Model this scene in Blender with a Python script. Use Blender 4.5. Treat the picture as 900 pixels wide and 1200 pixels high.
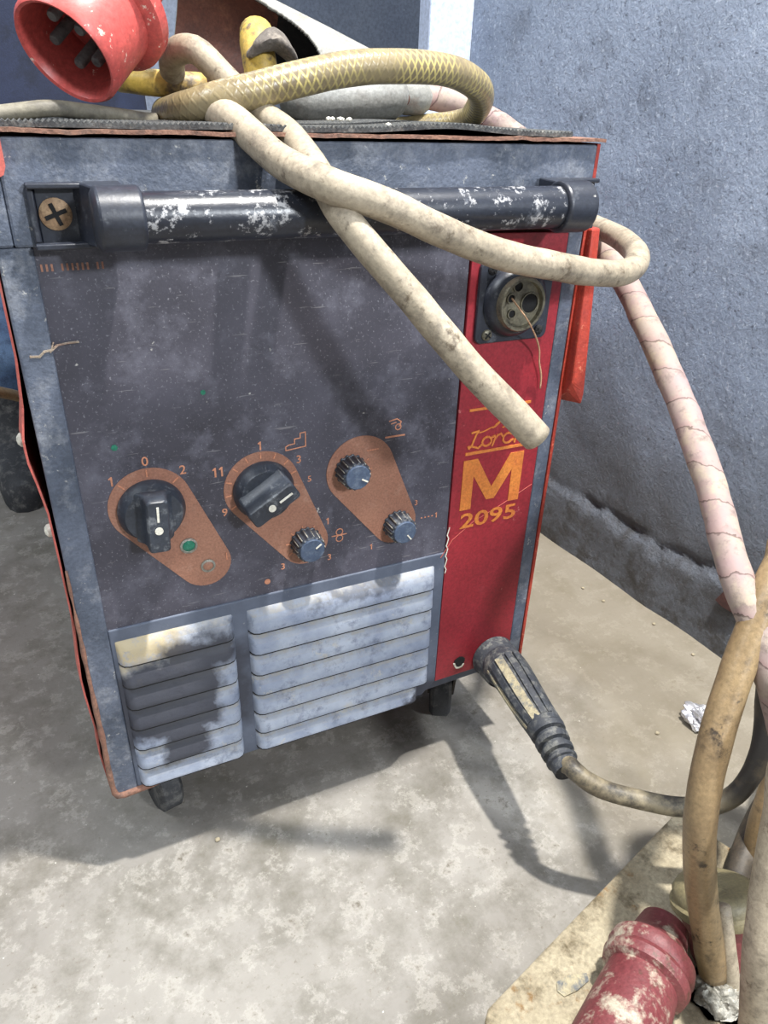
import bpy, bmesh, math, random
from mathutils import Vector, Matrix, noise
random.seed(7)
for o in list(bpy.data.objects): bpy.data.objects.remove(o)
scn = bpy.context.scene
col = scn.collection
V = Vector

# ------------------------------------------------------------------ camera
F = 853.8
R = ((0.90470616, -0.42496268, 0.03022395),      # camera x (right)
     (-0.18277960, -0.45124410, -0.87348176),    # camera y (down)
     (0.38483553, 0.78472001, -0.48591782))      # camera z (forward)
CAM = V((0.0158, -0.5820, 0.7541))
cd = bpy.data.cameras.new('camera'); cam = bpy.data.objects.new('camera', cd); col.objects.link(cam)
cd.sensor_fit = 'VERTICAL'; cd.sensor_height = 36; cd.lens = F * 36 / 1200; cd.clip_start = .01
cam.matrix_world = Matrix(((R[0][0], -R[1][0], -R[2][0], CAM.x), (R[0][1], -R[1][1], -R[2][1], CAM.y),
                           (R[0][2], -R[1][2], -R[2][2], CAM.z), (0, 0, 0, 1)))
scn.camera = cam

def ray(px, py):
    a, b = (px - 450) / F, (py - 600) / F
    return V([R[0][i] * a + R[1][i] * b + R[2][i] for i in range(3)])
def D(px, py, d): return CAM + ray(px, py) * d               # point at a distance in front of the lens
def Y(px, py, y): r = ray(px, py); return CAM + r * ((y - CAM.y) / r.y)
def Z(px, py, z): r = ray(px, py); return CAM + r * ((z - CAM.z) / r.z)

# ------------------------------------------------------------------ world, lamps, exposure
w = bpy.data.worlds.new('world'); scn.world = w; w.use_nodes = True
w.node_tree.nodes['Background'].inputs[0].default_value = (.90, .95, 1.0, 1)
w.node_tree.nodes['Background'].inputs[1].default_value = .30
def area(name, loc, target, sx, sy, power, color):
    l = bpy.data.lights.new(name, 'AREA'); l.shape = 'RECTANGLE'; l.size = sx; l.size_y = sy
    l.energy = power; l.color = color
    o = bpy.data.objects.new(name, l); col.objects.link(o); o.location = loc
    o.rotation_euler = (V(target) - V(loc)).to_track_quat('-Z', 'Y').to_euler()
    return o
area('key_light', (.62, -.42, 2.5), (.40, -.1, 0), .06, .09, 78, (1, .965, .91))
area('ceiling_light', (.15, -.75, 2.6), (.3, -.05, 0), .9, .12, 7, (.95, .97, 1))
area('front_light', (.85, -2.1, 1.5), (.25, 0, .45), .18, .18, 31, (.90, .95, 1))
area('back_wall_fill', (.1, 1.55, 2.5), (.2, 2.0, .8), 1.0, .3, 16, (.92, .96, 1))  # added lamp with no known source, brightens the back wall
area('wall_fill', (-1.2, -.2, 2.3), (.85, .1, .6), .5, .5, 22, (.88, .94, 1))  # added fill lamp from the left, aimed at the right wall
scn.view_settings.view_transform = 'Standard'; scn.view_settings.look = 'None'
scn.view_settings.gamma = 1; scn.view_settings.use_curve_mapping = False
scn.view_settings.exposure = 0.36

# ------------------------------------------------------------------ materials
def newmat(name):
    m = bpy.data.materials.new(name); m.use_nodes = True
    nt = m.node_tree; b = nt.nodes['Principled BSDF']
    return m, nt, b
def N(nt, t, **kw):
    n = nt.nodes.new(t)
    for k, v in kw.items():
        if k in n.inputs: n.inputs[k].default_value = v
        else: setattr(n, k, v)
    return n
def rgb(c): return (c[0], c[1], c[2], 1)
def srgb(*c):
    f = lambda x: x / 12.92 if x <= .04045 else ((x + .055) / 1.055) ** 2.4
    return tuple(f(x / 255) for x in c)
def coords(nt, world=False):
    if world: return N(nt, 'ShaderNodeNewGeometry').outputs['Position']
    return N(nt, 'ShaderNodeTexCoord').outputs['Object']
def noi(nt, co, scale, detail=6, rough=.6, sx=None):
    if sx:
        mp = N(nt, 'ShaderNodeMapping'); mp.inputs['Scale'].default_value = sx
        nt.links.new(co, mp.inputs['Vector']); co = mp.outputs[0]
    n = N(nt, 'ShaderNodeTexNoise', Scale=scale, Detail=detail, Roughness=rough)
    nt.links.new(co, n.inputs['Vector']); return n.outputs['Fac']
def ramp(nt, fac, a, b):
    r = N(nt, 'ShaderNodeMapRange'); r.inputs['From Min'].default_value = a; r.inputs['From Max'].default_value = b
    nt.links.new(fac, r.inputs['Value']); return r.outputs[0]
def mix(nt, fac, a, b):
    m = N(nt, 'ShaderNodeMix', data_type='RGBA')
    if isinstance(fac, (int, float)): m.inputs['Factor'].default_value = fac
    else: nt.links.new(fac, m.inputs['Factor'])
    for s, v in (('A', a), ('B', b)):
        i = [q for q in m.inputs if q.name == s and q.type == 'RGBA'][0]
        if isinstance(v, tuple): i.default_value = rgb(v)
        else: nt.links.new(v, i)
    return [q for q in m.outputs if q.type == 'RGBA'][0]
def math_(nt, op, a, b=0.):
    m = N(nt, 'ShaderNodeMath', operation=op)
    for i, v in enumerate((a, b)):
        if isinstance(v, (int, float)): m.inputs[i].default_value = v
        else: nt.links.new(v, m.inputs[i])
    return m.outputs[0]
def bump(nt, b, h, strength, dist):
    n = N(nt, 'ShaderNodeBump', Strength=strength, Distance=dist)
    nt.links.new(h, n.inputs['Height']); nt.links.new(n.outputs[0], b.inputs['Normal'])
def dirty(name, base, second, dirt, scale=12, fine=120, rough=.6, metal=0., amount=(.5, .7), specks=None, speck_at=(.68, .72),
          bumps=(.3, .002), world=False, spec=.5, speck_scale=60):
    """base/second blended by a broad noise, dirt by a finer one, optional small specks"""
    m, nt, b = newmat(name); co = coords(nt, world)
    c = mix(nt, ramp(nt, noi(nt, co, scale), .35, .65), base, second)
    c = mix(nt, ramp(nt, noi(nt, co, scale * 2.7, 8, .7), *amount), c, dirt)
    fn = noi(nt, co, fine, 4)
    if specks:
        k = math_(nt, 'ADD', math_(nt, 'MULTIPLY', noi(nt, co, speck_scale, 8, .75), .8), math_(nt, 'MULTIPLY', noi(nt, co, speck_scale * 4, 4, .6), .2))
        c = mix(nt, ramp(nt, k, speck_at[0] - .05, speck_at[1] - .045), c, specks)
    g = N(nt, 'ShaderNodeHueSaturation'); nt.links.new(c, g.inputs['Color'])
    gm = N(nt, 'ShaderNodeMapRange'); gm.inputs['To Min'].default_value = .72; gm.inputs['To Max'].default_value = 1.22
    gm.inputs['From Min'].default_value = .3; gm.inputs['From Max'].default_value = .7
    nt.links.new(noi(nt, co, fine * 1.6, 5, .7), gm.inputs['Value']); nt.links.new(gm.outputs[0], g.inputs['Value']); c = g.outputs[0]
    nt.links.new(c, b.inputs['Base Color'])
    b.inputs['Roughness'].default_value = rough; b.inputs['Metallic'].default_value = metal
    b.inputs['Specular IOR Level'].default_value = spec
    bump(nt, b, fn, *bumps)
    return m

def box_mask(nt, pos, x0, x1, z0, z1, soft, wob=.012, nscale=45):
    """soft-edged ragged patch in the plane of the panel (a dirt shape)"""
    s = N(nt, 'ShaderNodeSeparateXYZ'); nt.links.new(pos, s.inputs[0])
    n = noi(nt, pos, nscale, 5); wv = math_(nt, 'MULTIPLY', math_(nt, 'SUBTRACT', n, .5), wob * 4)
    x = math_(nt, 'ADD', s.outputs[0], wv); z = math_(nt, 'ADD', s.outputs[2], wv)
    f = ramp(nt, x, x0 - soft, x0 + soft)
    for v, a, bb in ((x, x1 + soft, x1 - soft), (z, z0 - soft, z0 + soft), (z, z1 + soft, z1 - soft)):
        f = math_(nt, 'MULTIPLY', f, ramp(nt, v, a, bb))
    return f

M = {}
# painted front frame: blue grey with dust
M['frame'] = dirty('blue_grey_paint', srgb(66, 74, 88), srgb(96, 104, 120), srgb(136, 140, 148), 16, 260, .5, amount=(.50, .74),
                   specks=srgb(192, 190, 182), speck_at=(.66, .72), speck_scale=60)
# control foil
m, nt, b = newmat('black_control_foil'); co = coords(nt)
c = mix(nt, ramp(nt, noi(nt, co, 9, 5), .35, .7), srgb(50, 49, 58), srgb(80, 79, 91))
c = mix(nt, ramp(nt, noi(nt, co, 22, 8, .75), .5, .72), c, srgb(100, 100, 112))
c = mix(nt, ramp(nt, noi(nt, co, 420, 2), .6, .75), c, srgb(122, 122, 130))
c = mix(nt, ramp(nt, noi(nt, co, 55, 3), .73, .76), c, srgb(190, 188, 182))
scr = noi(nt, co, 30, 2, .5, (1, 1, 14)); 
c = mix(nt, math_(nt, 'MULTIPLY', ramp(nt, scr, .70, .74), .5), c, srgb(140, 138, 140))
nt.links.new(c, b.inputs['Base Color']); b.inputs['Roughness'].default_value = .5
bump(nt, b, noi(nt, co, 500, 3), .15, .001); M['foil'] = m
# louvres: pale dusty with black soot
m, nt, b = newmat('dusty_louvre_paint'); pos = coords(nt, True)
c = mix(nt, ramp(nt, noi(nt, pos, 22, 6), .35, .65), srgb(126, 136, 156), srgb(164, 172, 186))
c = mix(nt, ramp(nt, noi(nt, pos, 60, 8, .75), .52, .72), c, srgb(92, 100, 118))
c = mix(nt, ramp(nt, noi(nt, pos, 38, 6, .8), .60, .70), c, srgb(176, 172, 162))
nrm = N(nt, 'ShaderNodeNewGeometry'); s = N(nt, 'ShaderNodeSeparateXYZ'); nt.links.new(nrm.outputs['True Normal'], s.inputs[0])
ledge = ramp(nt, s.outputs[2], .2, .6)
c = mix(nt, math_(nt, 'MULTIPLY', math_(nt, 'MULTIPLY', ledge, .7), ramp(nt, noi(nt, pos, 90, 6, .8), .35, .6)), c, srgb(158, 152, 138))
beige = box_mask(nt, pos, .0, .088, .284, .33, .012)
c = mix(nt, math_(nt, 'MULTIPLY', beige, ramp(nt, noi(nt, pos, 70, 8, .75), .36, .52)), c, srgb(176, 162, 132))
soot = box_mask(nt, pos, -.02, .118, .186, .281, .006, .010)
soot2 = box_mask(nt, pos, .065, .14, .262, .305, .008, .010)
soot3 = box_mask(nt, pos, .055, .10, .148, .20, .006, .010)
soot4 = box_mask(nt, pos, .225, .32, .300, .318, .006, .02)
soot5 = box_mask(nt, pos, .335, .40, .10, .14, .006, .02)
sm = soot
for q in (soot2, soot3, math_(nt, 'MULTIPLY', soot4, .6), soot5): sm = math_(nt, 'MAXIMUM', sm, q)
c = mix(nt, math_(nt, 'MULTIPLY', sm, .93), c, srgb(46, 47, 56))
nt.links.new(c, b.inputs['Base Color']); b.inputs['Roughness'].default_value = .6
bump(nt, b, noi(nt, pos, 300, 4), .3, .001); M['louvre'] = m
# lower grille plate round the louvres
m, nt, b = newmat('grille_plate_paint'); pos = coords(nt, True)
c = mix(nt, ramp(nt, noi(nt, pos, 18, 6), .35, .65), srgb(74, 82, 98), srgb(96, 104, 120))
c = mix(nt, ramp(nt, noi(nt, pos, 70, 6, .8), .62, .70), c, srgb(150, 152, 152))
sm = math_(nt, 'MAXIMUM', box_mask(nt, pos, .0, .155, .165, .275, .012), box_mask(nt, pos, .34, .40, .10, .15, .01))
c = mix(nt, math_(nt, 'MULTIPLY', sm, .85), c, srgb(50, 52, 62))
nt.links.new(c, b.inputs['Base Color']); b.inputs['Roughness'].default_value = .55
bump(nt, b, noi(nt, pos, 260, 4), .25, .001); M['plate'] = m
M['strip'] = dirty('dark_red_strip', srgb(146, 40, 50), srgb(130, 36, 46), srgb(158, 72, 78), 8, 200, .42, amount=(.62, .9),
                   specks=srgb(196, 128, 122), speck_at=(.70, .76), speck_scale=30, bumps=(.1, .001))
M['orange'] = dirty('orange_print', srgb(206, 126, 56), srgb(192, 108, 52), srgb(170, 80, 52), 30, 200, .5, amount=(.6, .8))
M['copper'] = dirty('copper_brown_print', srgb(156, 112, 92), srgb(144, 100, 82), srgb(168, 132, 114), 20, 300, .45, amount=(.55, .85))
M['ink'] = dirty('orange_ink', srgb(204, 142, 112), srgb(190, 128, 98), srgb(150, 106, 88), 40, 300, .5, amount=(.55, .8))
M['connector'] = dirty('dusty_dark_grey_rubber', srgb(62, 66, 72), srgb(50, 53, 60), srgb(126, 126, 120), 30, 200, .6, amount=(.50, .72), bumps=(.3, .002))
M['black'] = dirty('black_plastic', srgb(34, 37, 46), srgb(48, 52, 62), srgb(98, 102, 108), 26, 240, .38, amount=(.56, .74),
                   specks=srgb(176, 174, 168), speck_at=(.70, .74), speck_scale=60, bumps=(.12, .001))
M['bar'] = dirty('worn_black_bar_paint', srgb(30, 33, 42), srgb(40, 44, 54), srgb(110, 114, 122), 14, 200, .33, amount=(.60, .72),
                 specks=srgb(164, 164, 166), speck_at=(.60, .655), speck_scale=58, bumps=(.2, .001))
M['knob'] = dirty('knob_plastic', srgb(38, 42, 50), srgb(52, 58, 68), srgb(120, 124, 128), 24, 240, .42, amount=(.56, .72), bumps=(.1, .001))
M['knobcap'] = dirty('slate_knob_cap', srgb(62, 76, 98), srgb(74, 88, 110), srgb(100, 112, 128), 40, 240, .5, bumps=(.1, .001))
M['white'] = dirty('off_white_paint', srgb(222, 220, 208), srgb(208, 204, 190), srgb(170, 162, 146), 60, 240, .6, bumps=(.1, .001))
M['rust'] = dirty('rusty_edge', srgb(124, 88, 74), srgb(142, 106, 88), srgb(86, 72, 66), 30, 220, .8, bumps=(.6, .002))
M['red'] = dirty('orange_red_paint', srgb(176, 62, 44), srgb(156, 52, 42), srgb(112, 46, 40), 16, 240, .55, amount=(.62, .8), bumps=(.4, .001),
                 specks=srgb(214, 130, 100), speck_at=(.64, .72), speck_scale=90)
M['coral'] = dirty('faded_red_paint', srgb(196, 100, 90), srgb(178, 90, 80), srgb(156, 106, 90), 14, 200, .55, amount=(.55, .8), bumps=(.15, .001))
M['plug'] = dirty('red_plug_plastic', srgb(196, 86, 80), srgb(182, 78, 74), srgb(172, 102, 92), 10, 180, .42, amount=(.60, .85),
                  specks=srgb(228, 206, 190), speck_at=(.66, .70), speck_scale=70, bumps=(.15, .001))
M['dust'] = dirty('dusty_inside', srgb(150, 136, 120), srgb(112, 76, 68), srgb(176, 168, 152), 30, 200, .9, bumps=(.6, .003))
M['pin'] = dirty('dull_pin_metal', srgb(92, 94, 96), srgb(116, 116, 114), srgb(66, 66, 66), 40, 200, .6, metal=.2, bumps=(.2, .001))
M['steel'] = dirty('dull_brass_steel', srgb(140, 134, 112), srgb(112, 108, 94), srgb(64, 62, 56), 50, 240, .45, metal=.5, bumps=(.2, .001))
M['screw'] = dirty('rusty_screw', srgb(168, 142, 112), srgb(140, 110, 84), srgb(96, 74, 58), 90, 300, .6, metal=.3, bumps=(.4, .001))
M['dark'] = dirty('dark_void_and_shade', srgb(16, 16, 18), srgb(22, 22, 24), srgb(30, 30, 30), 20, 100, .9)
M['rubber'] = dirty('grey_rubber_mat', srgb(62, 64, 66), srgb(88, 90, 90), srgb(130, 128, 122), 60, 240, .85, bumps=(.6, .002))
M['green'] = dirty('green_lamp_lens', srgb(26, 120, 92), srgb(30, 104, 84), srgb(60, 140, 116), 60, 240, .3)
M['tape_wrap'] = None
def cable_mat(name, a, bcol, dirtc, rough=.6, amt=(.5, .75), speck=None, **kw):
    return dirty(name, a, bcol, dirtc, 16, 160, rough, amount=amt, specks=speck, speck_at=kw.get('at', (.66, .72)), speck_scale=kw.get('ss', 40), bumps=(.35, .0015))
M['beige'] = cable_mat('beige_cable_rubber', srgb(172, 160, 140), srgb(150, 139, 120), srgb(116, 106, 92), .55, (.50, .68), srgb(96, 84, 68), at=(.60, .70))
M['grey_cable'] = cable_mat('grey_cable_rubber', srgb(120, 114, 98), srgb(98, 94, 84), srgb(70, 66, 60), .6, (.5, .7))
M['brown_cable'] = cable_mat('tan_cable_rubber', srgb(152, 130, 96), srgb(126, 106, 78), srgb(76, 64, 50), .42, (.55, .72), srgb(60, 50, 40), at=(.64, .70), ss=22)
M['dark_cable'] = cable_mat('dark_cable_rubber', srgb(64, 58, 50), srgb(90, 80, 66), srgb(36, 34, 32), .55, (.45, .65))
m, nt, b = newmat('sooty_to_grey_cable_rubber'); co = coords(nt); s = N(nt, 'ShaderNodeSeparateXYZ'); nt.links.new(N(nt, 'ShaderNodeTexCoord').outputs['UV'], s.inputs[0])
cA = mix(nt, ramp(nt, noi(nt, co, 34, 8, .7), .42, .60), srgb(132, 122, 100), srgb(60, 56, 50))
cB = mix(nt, ramp(nt, noi(nt, co, 30, 8, .7), .50, .68), srgb(34, 32, 30), srgb(70, 62, 50))
c = mix(nt, ramp(nt, s.outputs[0], .14, .19), cA, cB); nt.links.new(c, b.inputs['Base Color']); b.inputs['Roughness'].default_value = .5
bump(nt, b, noi(nt, co, 160, 4), .3, .001); M['earth'] = m
M['yellow'] = cable_mat('grimy_yellow_sleeve', srgb(204, 172, 72), srgb(166, 140, 84), srgb(96, 82, 64), .5, (.5, .62))
# braided hose: UV weave under clear plastic
m, nt, b = newmat('braided_hose_plastic')
uv = N(nt, 'ShaderNodeTexCoord').outputs['UV']; s = N(nt, 'ShaderNodeSeparateXYZ'); nt.links.new(uv, s.inputs[0])
u = math_(nt, 'MULTIPLY', s.outputs[0], 900.); v = math_(nt, 'MULTIPLY', s.outputs[1], math.tau * 6)
w1 = math_(nt, 'SINE', math_(nt, 'ADD', u, v)); w2 = math_(nt, 'SINE', math_(nt, 'SUBTRACT', u, v))
wv = ramp(nt, math_(nt, 'MAXIMUM', w1, w2), .35, 1.1)
co = coords(nt)
c = mix(nt, ramp(nt, noi(nt, co, 14, 5), .35, .65), srgb(146, 132, 98), srgb(118, 106, 84))
c = mix(nt, math_(nt, 'MULTIPLY', wv, ramp(nt, noi(nt, co, 15, 5), .46, .66)), c, srgb(208, 192, 120))
c = mix(nt, ramp(nt, noi(nt, co, 34, 8, .75), .54, .70), c, srgb(96, 84, 64))
nt.links.new(c, b.inputs['Base Color']); b.inputs['Roughness'].default_value = .32
bump(nt, b, wv, .25, .001); M['braid'] = m
# wrapped hose: pinkish cloth tape, a dark seam at each turn
m, nt, b = newmat('wound_cloth_tape')
uv = N(nt, 'ShaderNodeTexCoord').outputs['UV']; s = N(nt, 'ShaderNodeSeparateXYZ'); nt.links.new(uv, s.inputs[0]); co = coords(nt)
u = math_(nt, 'ADD', math_(nt, 'ADD', math_(nt, 'MULTIPLY', s.outputs[0], 27.), math_(nt, 'MULTIPLY', s.outputs[1], 1.)),
          math_(nt, 'MULTIPLY', noi(nt, co, 30, 4), .75))
fr = math_(nt, 'FRACT', u); seam = ramp(nt, fr, .06, .025)
c = mix(nt, ramp(nt, noi(nt, co, 16, 4), .38, .62), srgb(156, 144, 132), srgb(150, 128, 126))
c = mix(nt, ramp(nt, noi(nt, co, 34, 8, .75), .5, .68), c, srgb(170, 156, 134))
c = mix(nt, ramp(nt, noi(nt, co, 60, 8, .75), .52, .68), c, srgb(116, 102, 96))
c = mix(nt, ramp(nt, fr, .80, 1.), c, srgb(152, 128, 124))
c = mix(nt, math_(nt, 'MULTIPLY', seam, .8), c, srgb(84, 66, 62))
nt.links.new(c, b.inputs['Base Color']); b.inputs['Roughness'].default_value = .7
bump(nt, b, math_(nt, 'ADD', fr, math_(nt, 'MULTIPLY', noi(nt, co, 120, 3), .6)), .25, .0012); M['wrap'] = m
M['shell'] = dirty('pale_grey_housing', srgb(150, 148, 140), srgb(128, 128, 124), srgb(134, 108, 92), 12, 200, .55, amount=(.52, .8),
                   specks=srgb(112, 98, 88), speck_at=(.66, .76), speck_scale=26)
M['shell_grey'] = dirty('grey_casting', srgb(126, 128, 126), srgb(146, 146, 142), srgb(104, 98, 92), 14, 200, .6, amount=(.5, .8))
M['rustin'] = dirty('brown_inner_wall', srgb(112, 66, 50), srgb(86, 52, 42), srgb(142, 92, 68), 16, 200, .6, amount=(.55, .8))
M['rag'] = dirty('grey_rag', srgb(104, 98, 92), srgb(84, 78, 74), srgb(130, 122, 112), 30, 200, .9, bumps=(.5, .002))
M['foilball'] = dirty('crumpled_silver_foil', srgb(226, 226, 230), srgb(200, 200, 206), srgb(90, 90, 94), 60, 200, .3, metal=.6)
M['ducttape'] = dirty('dirty_silver_tape', srgb(138, 136, 126), srgb(170, 166, 156), srgb(72, 68, 60), 26, 200, .4, metal=.2, amount=(.48, .66), bumps=(.6, .003))
M['pinkplug'] = dirty('faded_crimson_plastic', srgb(104, 44, 48), srgb(120, 64, 66), srgb(176, 166, 148), 10, 200, .5, amount=(.50, .60),
                      specks=srgb(84, 56, 44), speck_at=(.62, .70), speck_scale=34)
M['olive'] = dirty('olive_grey_cap', srgb(122, 114, 88), srgb(140, 130, 96), srgb(82, 72, 54), 18, 200, .5, amount=(.55, .8))
M['slab'] = dirty('dusty_pale_board', srgb(176, 166, 142), srgb(146, 134, 110), srgb(92, 80, 58), 11, 160, .85, amount=(.50, .68),
                  specks=srgb(134, 104, 66), speck_at=(.64, .72), speck_scale=20, bumps=(.6, .003))
M['jeans'] = dirty('blue_denim', srgb(92, 118, 152), srgb(70, 94, 130), srgb(54, 70, 100), 16, 300, .85)
M['navy'] = dirty('navy_work_cloth', srgb(26, 33, 54), srgb(36, 45, 70), srgb(20, 25, 40), 8, 300, .85)
M['boot'] = dirty('grey_black_boot_leather', srgb(60, 62, 66), srgb(44, 46, 50), srgb(116, 116, 114), 14, 200, .7)
M['skin'] = dirty('skin', srgb(176, 128, 100), srgb(168, 118, 92), srgb(160, 108, 84), 10, 200, .55, bumps=(.05, .001))
M['hair'] = dirty('dark_hair', srgb(32, 26, 22), srgb(40, 32, 26), srgb(26, 22, 20), 40, 200, .6)
M['thread'] = dirty('straw_thread', srgb(206, 170, 136), srgb(190, 150, 116), srgb(150, 110, 84), 60, 200, .7)

# setting materials
m, nt, b = newmat('stained_concrete'); pos = coords(nt, True)
c = mix(nt, ramp(nt, noi(nt, pos, 3.2, 8, .6), .32, .68), srgb(126, 122, 116), srgb(156, 152, 145))
c = mix(nt, ramp(nt, noi(nt, pos, 9, 10, .75), .46, .68), c, srgb(108, 104, 94))
c = mix(nt, ramp(nt, noi(nt, pos, 26, 10, .8), .52, .68), c, srgb(186, 182, 174))
c = mix(nt, ramp(nt, noi(nt, pos, 26, 6, .7), .60, .70), c, srgb(108, 102, 92))
c = mix(nt, ramp(nt, noi(nt, pos, 160, 3), .62, .72), c, srgb(126, 120, 110))
c = mix(nt, ramp(nt, noi(nt, pos, 110, 2), .74, .77), c, srgb(214, 210, 202))
s = N(nt, 'ShaderNodeSeparateXYZ'); nt.links.new(pos, s.inputs[0])
warm = ramp(nt, math_(nt, 'ADD', s.outputs[0], math_(nt, 'MULTIPLY', noi(nt, pos, 5, 5), .5)), .68, .95)
c = mix(nt, math_(nt, 'MULTIPLY', warm, .62), c, srgb(132, 122, 102))
nt.links.new(c, b.inputs['Base Color']); b.inputs['Roughness'].default_value = .75; b.inputs['Specular IOR Level'].default_value = .3
bump(nt, b, math_(nt, 'ADD', noi(nt, pos, 90, 6, .7), math_(nt, 'MULTIPLY', noi(nt, pos, 12, 4), 2)), .35, .003); M['floor'] = m

m, nt, b = newmat('blue_grey_wall_paint'); pos = coords(nt, True)
c = mix(nt, ramp(nt, noi(nt, pos, 4, 6, .6), .35, .65), srgb(120, 134, 156), srgb(142, 156, 178))
c = mix(nt, ramp(nt, noi(nt, pos, 14, 8, .7), .52, .75), c, srgb(104, 114, 130))
c = mix(nt, ramp(nt, noi(nt, pos, 130, 6, .8), .55, .66), c, srgb(178, 190, 208))
c = mix(nt, ramp(nt, noi(nt, pos, 105, 6, .8), .56, .66), c, srgb(74, 84, 100))
s = N(nt, 'ShaderNodeSeparateXYZ'); nt.links.new(pos, s.inputs[0])
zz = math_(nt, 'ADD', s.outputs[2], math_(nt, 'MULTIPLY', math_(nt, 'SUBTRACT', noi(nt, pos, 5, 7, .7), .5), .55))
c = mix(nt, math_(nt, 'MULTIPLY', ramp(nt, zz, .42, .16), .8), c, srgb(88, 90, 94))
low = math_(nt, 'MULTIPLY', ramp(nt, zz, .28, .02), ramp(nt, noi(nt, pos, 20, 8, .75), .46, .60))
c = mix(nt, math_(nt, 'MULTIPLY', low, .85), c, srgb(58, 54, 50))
nt.links.new(c, b.inputs['Base Color']); b.inputs['Roughness'].default_value = .5
bump(nt, b, math_(nt, 'ADD', noi(nt, pos, 150, 8, .75), math_(nt, 'MULTIPLY', noi(nt, pos, 45, 5, .7), 1.2)), 1., .0045); M['wall'] = m
M['wall_smooth'] = dirty('smooth_blue_grey_panel', srgb(112, 122, 142), srgb(124, 134, 152), srgb(144, 152, 168), 3, 60, .5, amount=(.55, .9), world=True,
                         specks=srgb(160, 168, 180), speck_at=(.72, .76), speck_scale=18, bumps=(.15, .002))
M['column'] = dirty('pale_blue_column_paint', srgb(178, 190, 212), srgb(190, 202, 222), srgb(160, 168, 186), 5, 80, .45, amount=(.6, .9), world=True, bumps=(.15, .002))
M['brick'] = dirty('bare_red_brick', srgb(92, 62, 58), srgb(78, 54, 52), srgb(66, 48, 46), 30, 200, .85)

# ------------------------------------------------------------------ mesh helpers
def obj(name, bm, mats, parent=None, smooth=False, origin=None, bevel=0, sub=0):
    """links ONE mesh object; vertices are given in world space"""
    me = bpy.data.meshes.new(name); bmesh.ops.recalc_face_normals(bm, faces=bm.faces[:])
    if origin is None:
        if parent is not None: o_ = V(parent['_at']) if '_at' in parent else V((0, 0, 0))
        else:
            vs = [v.co for v in bm.verts]
            o_ = V((sum(v.x for v in vs) / len(vs), sum(v.y for v in vs) / len(vs), min(v.z for v in vs)))
    else: o_ = V(origin)
    bmesh.ops.translate(bm, verts=bm.verts[:], vec=-o_)
    bm.to_mesh(me); bm.free()
    if not isinstance(mats, (list, tuple)): mats = [mats]
    for x in mats: me.materials.append(x)
    o = bpy.data.objects.new(name, me); col.objects.link(o)
    if smooth:
        for p in me.polygons: p.use_smooth = True
        if smooth != 'all':
            me.set_sharp_from_angle(angle=math.radians(40))
    if parent is not None:
        o.parent = parent
    else: o.location = o_
    AT[o.name] = o_
    if bevel:
        b = o.modifiers.new('bevel', 'BEVEL'); b.width = bevel; b.segments = 2; b.limit_method = 'ANGLE'; b.angle_limit = math.radians(35)
    if sub:
        s = o.modifiers.new('sub', 'SUBSURF'); s.levels = sub; s.render_levels = sub
    return o
AT = {}
class Thing: pass
def thing(name, label, cat, at, group=None):
    o = bpy.data.objects.new(name, None); col.objects.link(o); o.location = at
    o.empty_display_size = .05
    o['label'] = label; o['category'] = cat
    if group: o['group'] = group
    AT[o.name] = V(at); return o
def part(name, bm, mats, parent, label=None, **kw):
    base = AT[parent.name]
    o = obj(name, bm, mats, parent, origin=base, **kw)
    if label: o['label'] = label
    return o
def tag(o, label, cat, group=None):
    o['label'] = label; o['category'] = cat
    if group: o['group'] = group
    return o
def struct(name, bm, mats, **kw):
    o = obj(name, bm, mats, origin=(0, 0, 0), **kw); o['kind'] = 'structure'; return o

def box(bm, x0, x1, y0, y1, z0, z1, mi=0):
    vs = [bm.verts.new((x, y, z)) for x in (x0, x1) for y in (y0, y1) for z in (z0, z1)]
    for f in ((0, 1, 3, 2), (4, 6, 7, 5), (0, 4, 5, 1), (2, 3, 7, 6), (0, 2, 6, 4), (1, 5, 7, 3)):
        fc = bm.faces.new([vs[i] for i in f]); fc.material_index = mi
    return vs
def prism(bm, pts, y0, y1, mi=0):
    """polygon in xz, extruded along y"""
    a = [bm.verts.new((x, y0, z)) for x, z in pts]; b = [bm.verts.new((x, y1, z)) for x, z in pts]
    n = len(pts); fs = [bm.faces.new(a), bm.faces.new(b[::-1])]
    for i in range(n): fs.append(bm.faces.new((a[i], a[(i + 1) % n], b[(i + 1) % n], b[i])))
    for f in fs: f.material_index = mi
def disc(cx, cz, r, n=32, a0=0): return [(cx + r * math.cos(a0 + math.tau * i / n), cz + r * math.sin(a0 + math.tau * i / n)) for i in range(n)]
def rrect(x0, x1, z0, z1, r, n=6):
    p = []
    for cx, cz, a in ((x1 - r, z1 - r, 0), (x0 + r, z1 - r, 1), (x0 + r, z0 + r, 2), (x1 - r, z0 + r, 3)):
        for i in range(n + 1): t = (a + i / n) * math.pi / 2; p.append((cx + r * math.cos(t), cz + r * math.sin(t)))
    return p
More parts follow.
